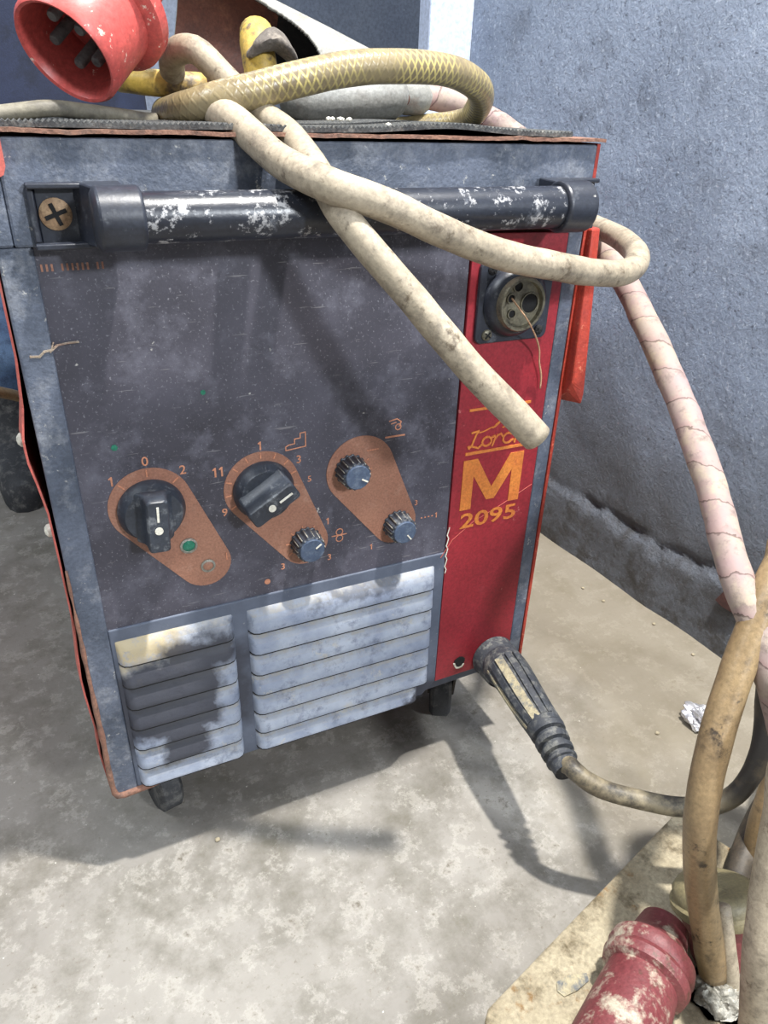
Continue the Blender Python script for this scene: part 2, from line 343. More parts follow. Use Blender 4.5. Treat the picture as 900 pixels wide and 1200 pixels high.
def lathe(bm, prof, org, axis, n=32, mi=0, rot=0, scale=None, flutes=None):
    """prof: (distance along axis, radius) pairs"""
    ax = V(axis).normalized(); up = V((0, 0, 1)) if abs(ax.z) < .9 else V((1, 0, 0))
    e1 = ax.cross(up).normalized(); e2 = ax.cross(e1).normalized(); org = V(org); rings = []
    for d, r in prof:
        if r <= 1e-6: rings.append([bm.verts.new(org + ax * d)]); continue
        ring = []
        for i in range(n):
            t = rot + math.tau * i / n; rr = r * (1 + (flutes[1] * (1 if (i // 2) % 2 else -1) if flutes else 0))
            ring.append(bm.verts.new(org + ax * d + e1 * (rr * math.cos(t)) + e2 * (rr * math.sin(t))))
        rings.append(ring)
    for a, b in zip(rings, rings[1:]):
        for i in range(n):
            j = (i + 1) % n
            if len(a) == 1 and len(b) == 1: continue
            if len(a) == 1: f = bm.faces.new((a[0], b[i], b[j]))
            elif len(b) == 1: f = bm.faces.new((a[i], b[0], a[j]))
            else: f = bm.faces.new((a[i], b[i], b[j], a[j]))
            f.material_index = mi
    return rings
def spline(pts, step=.006):
    """Catmull-Rom (centripetal-ish) resample"""
    P = [V(p) for p in pts]; P = [P[0] * 2 - P[1]] + P + [P[-1] * 2 - P[-2]]; out = []
    for i in range(1, len(P) - 2):
        n = max(2, int((P[i + 1] - P[i]).length / step))
        for k in range(n):
            t = k / n
            out.append(.5 * ((2 * P[i]) + (-P[i - 1] + P[i + 1]) * t + (2 * P[i - 1] - 5 * P[i] + 4 * P[i + 1] - P[i + 2]) * t * t +
                             (-P[i - 1] + 3 * P[i] - 3 * P[i + 1] + P[i + 2]) * t ** 3))
    out.append(P[-2]); return out
def tube(bm, pts, r, n=18, step=.006, cap=True, lump=.0, mi=0, raw=False):
    P = pts if raw else spline(pts, step); L = [0.]
    for a, b in zip(P, P[1:]): L.append(L[-1] + (b - a).length)
    uvl = bm.loops.layers.uv.verify()
    T = [(P[min(i + 1, len(P) - 1)] - P[max(i - 1, 0)]).normalized() for i in range(len(P))]
    e = T[0].cross(V((0, 0, 1)) if abs(T[0].z) < .9 else V((1, 0, 0))).normalized(); rings = []
    for i, p in enumerate(P):
        e = (e - T[i] * e.dot(T[i])).normalized(); f = T[i].cross(e)
        rr = r(L[i] / L[-1]) if callable(r) else r
        ring = []
        for k in range(n):
            t = math.tau * k / n; q = e * math.cos(t) + f * math.sin(t)
            k_ = rr * (1 + lump * noise.noise((p + q * rr) * 40))
            ring.append(bm.verts.new(p + q * k_))
        rings.append(ring)
    for i in range(len(rings) - 1):
        for k in range(n):
            fc = bm.faces.new((rings[i][k], rings[i + 1][k], rings[i + 1][(k + 1) % n], rings[i][(k + 1) % n])); fc.material_index = mi; fc.smooth = True
            for lp, (u_, v_) in zip(fc.loops, ((L[i], k / n), (L[i + 1], k / n), (L[i + 1], (k + 1) / n), (L[i], (k + 1) / n))): lp[uvl].uv = (u_, v_)
    if cap:
        for ring, s in ((rings[0], -1), (rings[-1], 1)):
            f = bm.faces.new(ring if s > 0 else ring[::-1]); f.material_index = mi
    return P
def BM(): return bmesh.new()
SK = [0]
def stroke(bm, pts, w, y0, y1, mi=0):
    """flat ribbon stroke in xz"""
    for (xa, za), (xb, zb) in zip(pts, pts[1:]):
        d = V((xb - xa, zb - za)); l = d.length
        if l < 1e-6: continue
        SK[0] = (SK[0] + 1) % 23; y0_, y0 = y0, y0 - SK[0] * 6e-6
        d /= l; n_ = V((-d.y, d.x)) * w / 2; e = d * w * .35
        prism(bm, [(xa - e.x + n_.x, za - e.y + n_.y), (xa - e.x - n_.x, za - e.y - n_.y), (xb + e.x - n_.x, zb + e.y - n_.y), (xb + e.x + n_.x, zb + e.y + n_.y)], y0, y1, mi); y0 = y0_
def text_bm(bm, body, x0, x1, z0, z1, y=-.0004, bold=0, mi=0, slant=0., keep=False):
    cu = bpy.data.curves.new('t', 'FONT'); cu.body = body; cu.offset = bold; cu.resolution_u = 3; cu.extrude = 0
    o = bpy.data.objects.new('t', cu); col.objects.link(o); bpy.context.view_layer.update()
    me = bpy.data.meshes.new_from_object(o.evaluated_get(bpy.context.evaluated_depsgraph_get()))
    bpy.data.objects.remove(o); bpy.data.curves.remove(cu)
    xs = [v.co.x for v in me.vertices]; ys = [v.co.y for v in me.vertices]
    ax, bx, ay, by = min(xs), max(xs), min(ys), max(ys)
    if keep: wd = (bx - ax) / (by - ay) * (z1 - z0); x0, x1 = (x0 + x1) / 2 - wd / 2, (x0 + x1) / 2 + wd / 2
    vs = []
    for v in me.vertices:
        tx = (v.co.x - ax) / (bx - ax); ty = (v.co.y - ay) / (by - ay)
        vs.append(bm.verts.new((x0 + tx * (x1 - x0) + slant * ty * (z1 - z0), y, z0 + ty * (z1 - z0))))
    for p in me.polygons:
        try: bm.faces.new([vs[i] for i in p.vertices]).material_index = mi
        except ValueError: pass
    bpy.data.meshes.remove(me)

# ================================================================== THE SETTING
bm = BM(); NX, NY = 2, 2
vs = [bm.verts.new(p) for p in ((-3, -2.2, 0), (1.6, -2.2, 0), (1.6, 2.9, 0), (-3, 2.9, 0))]; bm.faces.new(vs)
vs = [bm.verts.new(p) for p in ((-3, -2.2, -.1), (1.6, -2.2, -.1), (1.6, 2.9, -.1), (-3, 2.9, -.1))]; bm.faces.new(vs[::-1])
struct('floor', bm, M['floor'])

# right wall: rough plaster, a broken ledge low down, real relief
def wall_x(y): return .919 - .0814 * y
bm = BM(); ny, nz = 260, 190
ys = [-1.6 + 2.42 * i / ny for i in range(ny + 1)]
zs = []
for k in range(nz + 1):
    t = k / nz; zs.append(2.6 * t ** 1.9)
grid = []
for y in ys:
    row = []
    for z in zs:
        ledge_z = .115 + .02 * noise.noise(V((y * 7, 0, 3))) + .008 * noise.noise(V((y * 40, 1, 3)))
        d = .0016 * noise.noise(V((y * 14, z * 14, 0))) + .0006 * noise.noise(V((y * 90, z * 90, 5)))
        if z < .6: d += .004 * noise.noise(V((y * 9, z * 9, 9))) * (1 - z / .6)
        k = max(0., min(1., (ledge_z - z) / .008 + .5)); d += .010 * k                       # the lower plaster stands proud
        if abs(z - ledge_z) < .02 and -.35 < y < .7: d -= .012 * max(0, noise.noise(V((y * 22, z * 30, 2))) + .25) * (1 - abs(z - ledge_z) / .02)
        row.append(bm.verts.new((wall_x(y) - d, y, z)))
    grid.append(row)
for i in range(ny):
    for k in range(nz): bm.faces.new((grid[i][k], grid[i + 1][k], grid[i + 1][k + 1], grid[i][k + 1]))
bk = [bm.verts.new((wall_x(y) + .12, y, z)) for y, z in ((ys[0], 0), (ys[-1], 0), (ys[-1], 2.6), (ys[0], 2.6))]
bm.faces.new(bk)
struct('wall_right', bm, M['wall'], smooth='all')
# chip in the plaster showing brick
bm = BM(); cx = Y(845, 705, 0).y
pts = [Y(832, 703, 0), Y(853, 688, 0)]
def on_wall(px, py, off=0.):
    r = ray(px, py); t = (.919 - off - CAM.x - .0814 * CAM.y * 1) / 1
    # solve x = .919 - off - .0814 y
    s = (.919 - off - .0814 * CAM.y - CAM.x) / (r.x + .0814 * r.y); return CAM + r * s
poly = [on_wall(*q, .0165) for q in ((838, 703), (850, 691), (858, 690), (864, 703), (866, 719), (856, 717), (846, 711))]
a = [bm.verts.new(p) for p in poly]; b_ = [bm.verts.new(p + V((.03, 0, 0))) for p in poly]
bm.faces.new(a); bm.faces.new(b_[::-1])
for i in range(len(a)): bm.faces.new((a[i], a[(i + 1) % len(a)], b_[(i + 1) % len(a)], b_[i]))
struct('trim_1', bm, M['brick'])
# corner column and back wall
cxl = Y(500, 60, .83).x
bm = BM(); prism(bm, [(0, 0)] * 0 or rrect(cxl, .868, 0, 0, 0) if False else [(cxl, 0), (.866, 0), (.866, 2.6), (cxl, 2.6)], .822, .868)
struct('trim_2', bm, M['column'], bevel=.004)
bm = BM(); box(bm, -3, 1.6, 2.3, 2.42, 0, 2.6); struct('wall_back', bm, M['wall_smooth'])
bm = BM(); box(bm, Y(356, 60, 1.35).x, Y(510, 60, 1.35).x, 1.35, 1.41, .02, 2.1)
o = obj('metal_cabinet', bm, M['wall_smooth'], bevel=.004) if False else None
bm.free() if o is None else None

# ================================================================== WELDING MACHINE
W, ZB, ZT = .5, .12, .731
mach = thing('welding_machine', 'old blue-grey and red welding machine on castors, with control knobs and two vent grilles', 'welding machine', (W / 2, .36, 0))
# cabinet body
bm = BM(); box(bm, .006, .494, .012, .74, .13, .726)
part('cabinet_body', bm, M['rust'], mach)
# front frame: side rails, top band, crossbar
bm = BM()
prism(bm, [(0, ZB), (.0235, ZB), (.0235, .662), (.0, .662)], -.002, .012)
prism(bm, [(.4835, ZB + .02), (.5, ZB + .02), (.5, .662), (.4835, .662)], -.002, .012)
prism(bm, [(.012, .662), (.5, .662), (.5, ZT - .001), (.012, ZT - .001)], -.004, .012)
prism(bm, [(0, .662), (.012, .662), (.012, .705), (0, .705)], -.0035, .012)
part('front_frame', bm, M['frame'], mach, bevel=.002)
bm = BM(); prism(bm, [(.0235, ZB), (.34, ZB), (.36, ZB + .004), (.378, .142), (.378, .327), (.0235, .327)], -.0012, .012)
prism(bm, [(.30, ZB + .006), (.4835, .132), (.4835, .146), (.37, .146)], .001, .012)
part('grille_plate', bm, M['plate'], mach, bevel=.0012)
# foil
bm = BM(); prism(bm, [(.0235, .327), (.378, .327), (.378, .662), (.0235, .662)], .0006, .012)
foil = part('control_label', bm, M['foil'], mach)
# red strip
bm = BM(); prism(bm, [(.378, .141), (.4835, .143), (.4835, .657), (.380, .659)], -.0014, .012)
# (a ragged hole in it is built below as a dark recess with a chipped rim)
strip = part('accent_strip', bm, M['strip'], mach, bevel=.0005)
bm = BM(); hp = [(.4105 + .0075 * math.cos(a) * (1 + .12 * math.sin(3 * a)), .1605 + .0085 * math.sin(a)) for a in [math.tau * i / 12 for i in range(12)]]
prism(bm, hp, -.0022, -.0012, 0); part('hole', bm, M['dark'], strip)
bm = BM()
for i in range(12):
    (xa, za), (xb, zb) = hp[i], hp[(i + 1) % 12]
    if i in (6, 7, 8, 9, 10): stroke(bm, [(xa, za), (xb, zb)], .0022, -.0026, -.0014)
part('chipped_rim', bm, M['white'], strip)
# printing on the strip
bm = BM()
prism(bm, [(.3905, .377), (.3905, .436), (.4075, .436), (.428, .400), (.4485, .436), (.4655, .436), (.4655, .377), (.4520, .377), (.4520, .4165), (.4330, .385), (.4230, .385), (.4040, .4165), (.4040, .377)], -.0020, -.0014)
part('model_letter', bm, M['orange'], strip); bm = BM()
text_bm(bm, '2095', .3925, .4645, .3535, .3725, -.0019, bold=.018)
part('model_number', bm, M['orange'], strip); bm = BM()
stroke(bm, [(.3925, .4435), (.4655, .4435)], .0032, -.0022, -.0014)
part('printed_rule', bm, M['orange'], strip); bm = BM(); stroke(bm, [(.3925, .4915), (.4645, .4915)], .0026, -.0022, -.0014)
part('printed_rule', bm, M['orange'], strip)
bm = BM()   # script lettering with the little worker sitting on it
def ST(pts, wd=.0021): stroke(bm, [(.394 + x * .001, .4485 + z * .001) for x, z in pts], wd, -.0022, -.0014)
def arc(cx, cz, rx, rz, a0, a1, n=12): return [(cx + rx * math.cos(math.radians(a0 + (a1 - a0) * i / n)), cz + rz * math.sin(math.radians(a0 + (a1 - a0) * i / n))) for i in range(n + 1)]
ST([(3, 18), (11, 19), (8, 15), (4, 4), (1, 1), (0, 3), (4, 3), (12, 0), (16, 3)])           # L
ST(arc(22, 6, 5.5, 5, 0, 360, 16))                                                         # o
ST([(27, 9), (31, 11), (32, 9), (30, 2), (29, 0)]); ST([(31, 6), (35, 11), (39, 12), (41, 9)])   # r
ST(arc(48, 6, 6, 5.5, 50, 320, 14) + [(55, 3)])                                            # c
ST([(60, 19), (57, 0)]); ST([(58, 7), (63, 11), (66, 9), (65, 1), (69, 1)])                 # h
ST([(12, 17), (18, 18), (26, 21), (30, 21)], .0012)
ST([(30, 21), (34, 24), (38, 28), (36, 33), (40, 34), (42, 30), (46, 26), (44, 20), (40, 19)], .0014)
ST([(38, 28), (32, 24), (28, 20)], .0012); ST([(44, 26), (50, 24), (54, 20)], .0012); ST(arc(40, 32, 3, 3, 0, 360, 8), .0014)
part('script_logo', bm, M['orange'], strip)
# scratch across strip
bm = BM(); stroke(bm, [(.372, .322), (.385, .342), (.41, .36), (.44, .372), (.482, .392)], .0006, -.0017, -.0013); part('scratch', bm, M['coral'], strip)
bm = BM(); pts = [(.379 + .0012 * math.sin(i * 2.1), .30 + i * .0045) for i in range(14)]; stroke(bm, pts, .0011, -.0017, -.0013)
part('chipped_edge', bm, M['white'], strip)

# copper drop-shaped fields
def drop(c1, r1, c2, r2):
    d = math.hypot(c2[0] - c1[0], c2[1] - c1[1]); th = math.atan2(c2[1] - c1[1], c2[0] - c1[0]); al = math.acos((r1 - r2) / d)
    p = []
    for i in range(25): t = th + al + (math.tau - 2 * al) * i / 24; p.append((c1[0] + r1 * math.cos(t), c1[1] + r1 * math.sin(t)))
    for i in range(15): t = th - al + 2 * al * i / 14; p.append((c2[0] + r2 * math.cos(t), c2[1] + r2 * math.sin(t)))
    return p
drops = [((.077, .447), (.118, .377)), ((.176, .446), (.216, .377)), ((.2745, .446), (.314, .379))]
for c1, c2 in drops:
    bm = BM(); prism(bm, drop(c1, .0355, c2, .0240), -.0001, .0008); part('dial_field', bm, M['copper'], foil)
# printed numerals, ticks and pictograms
bm = BM(); bt = BM()
def digit(s, x, z, h=.0085):
    if set(s) == {'1'}:
        bm = BM(); k_ = h / .008
        for q in range(len(s)):
            cx = x + (q - (len(s) - 1) / 2) * .0052 * k_
            prism(bm, [(cx + .0012 * k_, z - h / 2), (cx + .0012 * k_, z + h / 2), (cx + .0002, z + h / 2), (cx - .0018 * k_, z + h * .30), (cx - .0012 * k_, z + h * .20), (cx - .0002, z + h * .28), (cx - .0002, z - h / 2)], .0002, .0006)
        part('dial_numeral', bm, M['ink'], foil); return
    bm = BM(); text_bm(bm, s, x - .0028 * len(s), x + .0028 * len(s), z - h / 2, z + h / 2, .0002, bold=.012, keep=True); part('dial_numeral', bm, M['ink'], foil)
digit('1', .048, .475); digit('0', .077, .489); digit('2', .107, .476)
digit('11', .137, .468, .009); digit('1', .176, .487, .008); digit('3', .212, .468, .008); digit('9', .140, .427, .008)
digit('1', .240, .396, .007); digit('3', .2415, .354, .007); digit('3', .1925, .355, .007); digit('3', .338, .397, .006); digit('1', .363, .377, .006); digit('1', .288, .355, .006); digit('5', .222, .446, .006)
bm.free(); bt.free()
def PF(name, f, mt='ink'):
    b_m = BM(); f(b_m); part(name, b_m, M[mt], foil)
for k in range(4): PF('printed_dot', lambda b_m: stroke(b_m, [(.345 + k * .0042, .377), (.3462 + k * .0042, .377)], .0010, .0002, .0006))
def tick(c, ang, r0, r1, wd=.0011):
    t = math.radians(ang); PF('dial_tick', lambda b_m: stroke(b_m, [(c[0] + r0 * math.cos(t), c[1] + r0 * math.sin(t)), (c[0] + r1 * math.cos(t), c[1] + r1 * math.sin(t))], wd, -.0006, -.0001))
for a_ in (90, 135, 42): tick(drops[0][0], a_, .028, .0335)
for a_ in range(-30, 211, 24): tick(drops[1][0], a_ , .0295, .034)
for k in range(5): tick(drops[1][1], 60 + k * 38, .0165, .0195, .0009)
for k in range(5): PF('dial_tick', lambda b_m: stroke(b_m, [(.281 + k * .0026, .4655), (.2822 + k * .0026, .4655)], .0011, -.0006, -.0001))
for k in range(4): tick((.264, .446), -60 + k * 30, .0195, .0215, .0009)
PF('dial_tick', lambda b_m: stroke(b_m, [(.138, .384), (.138, .377)], .0010, -.0006, -.0001))
# stairs pictogram
st = [(.200, .4785), (.219, .4800), (.2190, .4940), (.2140, .4935), (.2140, .4890), (.2085, .4885), (.2085, .4840), (.2030, .4835), (.2000, .4820)]
PF('stair_symbol', lambda b_m: stroke(b_m, st + [st[0]], .0009, .0002, .0006))
bm = BM()
# torch pictogram with bar, wire feed pictogram, dot
stroke(bm, [(.3005, .4757), (.3205, .4757)], .0016, .0002, .0006)
part('printed_rule', bm, M['ink'], foil); bm = BM()
stroke(bm, [(.304, .492), (.312, .4935), (.3165, .4900), (.3145, .4855)], .0010, .0002, .0006); stroke(bm, [(.306, .489), (.311, .490)], .0009, .0002, .0006)
stroke(bm, disc(.3135, .4850, .0030, 10) + [(.3165, .4850)], .0009, .0002, .0006)
part('torch_symbol', bm, M['ink'], foil); bm = BM()
for cz in (.3810, .3735): stroke(bm, disc(.2525, cz, .0036, 12) + [(.2561, cz)], .0009, .0002, .0006)
stroke(bm, [(.2445, .3773), (.2600, .3773)], .0009, .0002, .0006)
part('wire_feed_symbol', bm, M['ink'], foil); bm = BM()
prism(bm, disc(.176, .341, .0030, 16), .0002, .0006); part('printed_dot', bm, M['ink'], foil); bm = BM()
# faint worn line of print near the handle
for k in range(13):
    if k in (3, 10): continue
    PF('worn_letter', lambda b_m: stroke(b_m, [(.0265 + k * .0034, .6455), (.0265 + k * .0034, .6495)], .0014, .0003, .0006), 'copper')
bm.free()
# green paint flecks, torn nick in the frame
bm = BM(); p = Y(238, 460, 0); prism(bm, disc(p.x, p.z, .0022, 7), -.0001, .0006); part('paint_fleck', bm, M['green'], foil); bm = BM(); p = Y(134, 525, 0); prism(bm, disc(p.x, p.z, .0028, 6), -.0001, .0006)
part('paint_fleck', bm, M['green'], foil)
bm = BM(); a_, b_ = Y(52, 411, 0), Y(92, 400, 0)
stroke(bm, [(a_.x - .010, a_.z - .003), (a_.x - .004, a_.z - .0035), (a_.x, a_.z), (a_.x + .005, a_.z + .0005), (a_.x + .009, a_.z + .0035)], .0016, -.0026, -.0018)
stroke(bm, [(a_.x + .004, a_.z - .001), (a_.x + .007, a_.z + .006)], .0009, -.0026, -.0018); stroke(bm, [(a_.x + .009, a_.z + .0035), (a_.x + .016, a_.z + .0045), (b_.x, b_.z)], .0008, -.0026, .0004)
part('torn_nick', bm, M['dust'], mach)

# grilles: pressed louvres
def louvre(bm, x0, x1, zt, h=.0255):
    prof = [(0, 0.0), (.0022, -.0030), (.0062, -.0068), (.012, -.0088), (.019, -.0100), (h - .0022, -.0106), (h - .0002, -.0098), (h - .0006, .002)]
    xs = [(x0, 0.), (x0 + .0016, .45), (x0 + .004, .8), (x0 + .009, 1.), (x1 - .009, 1.), (x1 - .004, .8), (x1 - .0016, .45), (x1, 0.)]
    cols = [[bm.verts.new((x, -.0010 + (yy * s if yy < 0 else yy), zt - dz)) for dz, yy in prof] for x, s in xs]
    for a, b in zip(cols, cols[1:]):
        for i in range(len(prof) - 1): bm.faces.new((a[i], b[i], b[i + 1], a[i + 1])).material_index = 1 if i >= 5 else 0  # lip edge coloured dark to paint the shade line between louvres
ZL = [.3135 - .0273 * k for k in range(7)]
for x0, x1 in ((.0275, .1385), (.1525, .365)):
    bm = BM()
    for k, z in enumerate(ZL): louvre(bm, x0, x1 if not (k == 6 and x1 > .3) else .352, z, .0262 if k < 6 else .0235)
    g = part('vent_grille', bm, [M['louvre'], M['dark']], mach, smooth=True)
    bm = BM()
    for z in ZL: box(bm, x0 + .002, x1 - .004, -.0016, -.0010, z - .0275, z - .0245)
    part('slot_shade', bm, M['dark'], g)  # dark strips paint the shade under each louvre lip

# handle
hz = .6845; hy = -.045
hd = thing('x', '', '', (0, 0, 0)); bpy.data.objects.remove(hd)
bm = BM(); lathe(bm, [(0, .0145), (0, .0165), (.37, .0165), (.37, .0145)], (.085, hy, hz), (1, 0, 0), 36)
handle = part('handle', bm, M['bar'], mach, smooth=True)
def bracket(x0, x1, sgn):
    """mount with an open scoop for the screw on its outer side, and a round sleeve for the bar"""
    bm = BM(); xo, xi = (x0, x1) if sgn > 0 else (x1, x0)
    def X(t): return xo + sgn * t
    # base flange frame round the screw recess
    for (a, b, c, d, y0) in ((0, .050, .6615, .6655, -.016), (0, .055, .700, .7035, -.016), (0, .0045, .6655, .700, -.010)):
        xa, xb = sorted((X(a), X(b))); box(bm, xa, xb, y0, -.002, c, d)
    xa, xb = sorted((X(.0045), X(.034))); box(bm, xa, xb, -.006, -.002, .664, .702)
    # curved scoop wall to sleeve
    pr = []
    n = 14
    for i in range(n + 1):
        t = i / n; xx = .029 + .012 * math.sin(t * math.pi / 2) ; yy = -.006 - (.045 + .0) * t
        pr.append((xx, yy))
    prev = None
    zc, hw = .6835, .0205
    for i, (xx, yy) in enumerate(pr):
        ring = [bm.verts.new((X(xx), yy, zc - hw * (1 - .10 * i / n))), bm.verts.new((X(xx), yy, zc + hw * (1 - .10 * i / n))),
                bm.verts.new((X(.060), yy, zc + hw * (1 - .10 * i / n))), bm.verts.new((X(.060), yy, zc - hw * (1 - .10 * i / n)))]
        if prev:
            for a in range(4): bm.faces.new((prev[a], prev[(a + 1) % 4], ring[(a + 1) % 4], ring[a]))
        else: bm.faces.new(ring)
        prev = ring
    bm.faces.new(prev)
    xa = X(.036); lathe(bm, [(0, .001), (0, .016), (.003, .0205), (.030, .0205), (.0315, .0190), (.0315, .001)], (xa, hy, hz), (sgn, 0, 0), 36)
    o = part('handle_bracket', bm, M['black'], handle, smooth=True, bevel=.0014)
    return o
bl = bracket(.0255, .0925, 1); br = bracket(.420, .4985, -1)
def screw(x, z, y, r, parent, mt, rot=.5):
    bm = BM(); lathe(bm, [(0, r), (.0014, r), (.0024, r * .8), (.003, 0)], (x, y, z), (0, -1, 0), 28)
    o = part('screw', bm, mt, parent, smooth=True)
    bm = BM()
    for k in (0, 1):
        a = rot + k * math.pi / 2; dx, dz = math.cos(a) * r * .62, math.sin(a) * r * .62
        stroke(bm, [(x - dx, z - dz), (x + dx, z + dz)], r * .26, y - .0034, y - .0022)
    part('cross_slot', bm, M['dark'], o)
screw(.0415, .6835, -.006, .0105, bl, M['screw'], .35); screw(.4825, .6835, -.006, .0105, br, M['screw'])

# big rotary knobs
def big_knob(cx, cz, rot, label):
    k = BM(); lathe(k, [(0, .0285), (.004, .0285), (.007, .0268), (.012, .0250), (.014, .0238), (.0145, 0)], (cx, 0, cz), (0, -1, 0), 40)
    # grip: flared ridge
    c, s = math.cos(rot), math.sin(rot)
    def pt(u, v, y): return (cx + u * c + v * s, y, cz - u * s + v * c)      # v = pointer direction
    rings = []
    for y, wu, wv in ((-.0135, .0155, .0238), (-.018, .0112, .0242), (-.024, .0092, .0244), (-.0335, .0088, .0244), (-.035, .0076, .0232)):
        ring = []
        for u, v in rrect(-wu, wu, -wv, wv, .0035, 4): ring.append(k.verts.new(pt(u, v, y)))
        rings.append(ring)
    for a, b in zip(rings, rings[1:]):
        n = len(a)
        for i in range(n): k.faces.new((a[i], a[(i + 1) % n], b[(i + 1) % n], b[i]))
    k.faces.new(rings[-1]); k.faces.new(rings[0][::-1])
    o = part('rotary_knob', k, M['knob'], mach, label, smooth=True)
    bm = BM()
    pa, pb = pt(0, .006, 0), pt(0, .0185, 0); stroke(bm, [(pa[0], pa[2]), (pb[0], pb[2])], .0018, -.0356, -.0349)
    part('pointer_mark', bm, M['white'], o)
    bm = BM(); p_ = pt(0, -.003, 0); prism(bm, disc(p_[0], p_[2], .0034, 16), -.0358, -.0349); part('knob_screw', bm, M['white'], o)
big_knob(.077, .4435, .05, 'large black knob pointing up beside green lamp'); big_knob(.177, .4435, 1.02, 'large black knob turned to the right, dusty cap')
# small fluted knobs
def small_knob(cx, cz, ang, label):
    k = BM(); lathe(k, [(0, .0155), (.0015, .0155), (.002, .0146), (.017, .0138), (.018, .0125), (.0185, .0122)], (cx, 0, cz), (0, -1, 0), 64, flutes=(2, .045))
    o = part('small_knob', k, M['knob'], mach, label, smooth=True)
    k = BM(); lathe(k, [(.0165, .0124), (.0195, .0124), (.0202, .0116), (.0202, 0)], (cx, 0, cz), (0, -1, 0), 40)
    part('knob_cap', k, M['knobcap'], o, smooth=True)
    bm = BM(); t = math.radians(ang); stroke(bm, [(cx + .0045 * math.cos(t), cz + .0045 * math.sin(t)), (cx + .0105 * math.cos(t), cz + .0105 * math.sin(t))], .0013, -.0209, -.0200)
    part('pointer_mark', bm, M['white'], o)
    bm = BM()
    for i in range(14):
        t = math.tau * i / 14; r = .0148
        p0 = V((cx + r * math.cos(t), -.003, cz + r * math.sin(t))); p1 = V((cx + .0140 * math.cos(t), -.0165, cz + .0140 * math.sin(t)))
        tube(bm, [p0, p1], .0007, n=6, raw=True)
    part('flute_dust', bm, M['ducttape'], o)
small_knob(.2165, .3785, 35, 'small fluted knob below the stair symbol dial'); small_knob(.2635, .4485, -30, 'small fluted knob at top of rightmost dial'); small_knob(.3165, .3765, -52, 'small fluted knob nearest the red strip')
# lamps
for x, z, r, mt, lb in ((.1045, .400, .0060, 'green', 'green indicator lamp'), (.1200, .3745, .0050, 'copper', 'small orange indicator ring')):
    k = BM(); lathe(k, [(0, r + .0018), (.0012, r + .0018), (.0018, r), (.0008, r - .0004)], (x, 0, z), (0, -1, 0), 28)
    o = part('indicator_bezel', k, M['ducttape'], mach, lb, smooth=True)
    k = BM(); lathe(k, [(0, r), (.0008, r * .95), (.0016, r * .6), (.0018, 0)], (x, 0, z), (0, -1, 0), 24); part('lens', k, M[mt], o, smooth=True)

# torch socket
bm = BM(); prism(bm, rrect(.388, .4695, .5595, .6355, .007), -.0055, -.001)
sp = part('torch_socket', bm, M['black'], mach, 'square black central connector socket', bevel=.0012)
bm = BM(); lathe(bm, [(.004, .0335), (.010, .0330), (.016, .0290), (.018, .0262), (.018, .0250), (.006, .0250)], (.427, 0, .5985), (0, -1, 0), 48); part('socket_collar', bm, M['black'], sp, smooth=True)
bm = BM(); lathe(bm, [(.006, .0252), (.022, .0252), (.0245, .0240), (.0245, .0215), (.0205, .0205), (.0205, .0)], (.425, 0, .5985), (0, -1, 0), 48)
ring = part('socket_ring', bm, M['steel'], sp, smooth=True)
for x, z, r in ((.4335, .5990, .0088), (.4125, .6045, .0036), (.4150, .5905, .0036), (.4190, .6150, .0044)):
    bm = BM(); lathe(bm, [(.0206, r), (.0210, r * .92), (.0208, 0)], (x, 0, z), (0, -1, 0), 24); part('contact_hole', bm, M['dark'], ring)
    bm = BM(); lathe(bm, [(.0204, r + .0012), (.0222, r + .0010), (.0222, r), (.0206, r)], (x, 0, z), (0, -1, 0), 24); part('contact_rim', bm, M['steel'], ring, smooth=True)
screw(.4000, .5680, -.0055, .0052, sp, M['steel'], .9); screw(.4590, .6270, -.0055, .0048, sp, M['dark']); screw(.4000, .6280, -.0055, .0048, sp, M['dark']); screw(.4590, .5680, -.0055, .0048, sp, M['dark'])
# lid, mat, sides
bm = BM(); n = 90; rows = []
for i in range(n + 1):
    x = -.004 + .509 * i / n; dz = .0012 * noise.noise(V((x * 28, 0, 0))) + .0008 * noise.noise(V((x * 90, 3, 0)))
    yy = -.008 - .002 * noise.noise(V((x * 20, 7, 0)))
    rows.append([bm.verts.new((x, yy, .7325 + dz)), bm.verts.new((x, yy, .7352 + dz)), bm.verts.new((x, .745, .7352)), bm.verts.new((x, .745, .7325))])
for a, b in zip(rows, rows[1:]):
    for k in range(4): bm.faces.new((a[k], b[k], b[(k + 1) % 4], a[(k + 1) % 4]))
bm.faces.new(rows[0][::-1]); bm.faces.new(rows[-1])
lid = part('lid', bm, M['rust'], mach)
bm = BM(); prism(bm, [(-.006, .735), (.0165, .735), (.0165, .713), (.0145, .708), (.0105, .706), (-.006, .706)], -.0085, -.0045)
part('corner_flap', bm, M['coral'], lid, 'faded red corner of the lid')
bm = BM(); n = 260; rows = []
for i in range(n + 1):
    x = .0 + .47 * i / n
    if .245 < x < .27: lift = 0
    lift = .0012 * abs(noise.noise(V((x * 9, 0, 4)))) + (.0045 * math.exp(-((x - .345) / .05) ** 2))
    saw = .0016 if i % 2 else 0.
    rows.append([bm.verts.new((x, -.004, .7355 + lift)), bm.verts.new((x, -.0045, .7385 + lift + saw)), bm.verts.new((x, .735, .7385)), bm.verts.new((x, .735, .7355))])
for a, b in zip(rows, rows[1:]):
    for k in range(4): bm.faces.new((a[k], b[k], b[(k + 1) % 4], a[(k + 1) % 4]))
bm.faces.new(rows[0][::-1]); bm.faces.new(rows[-1])
part('ribbed_mat', bm, M['rubber'], lid)
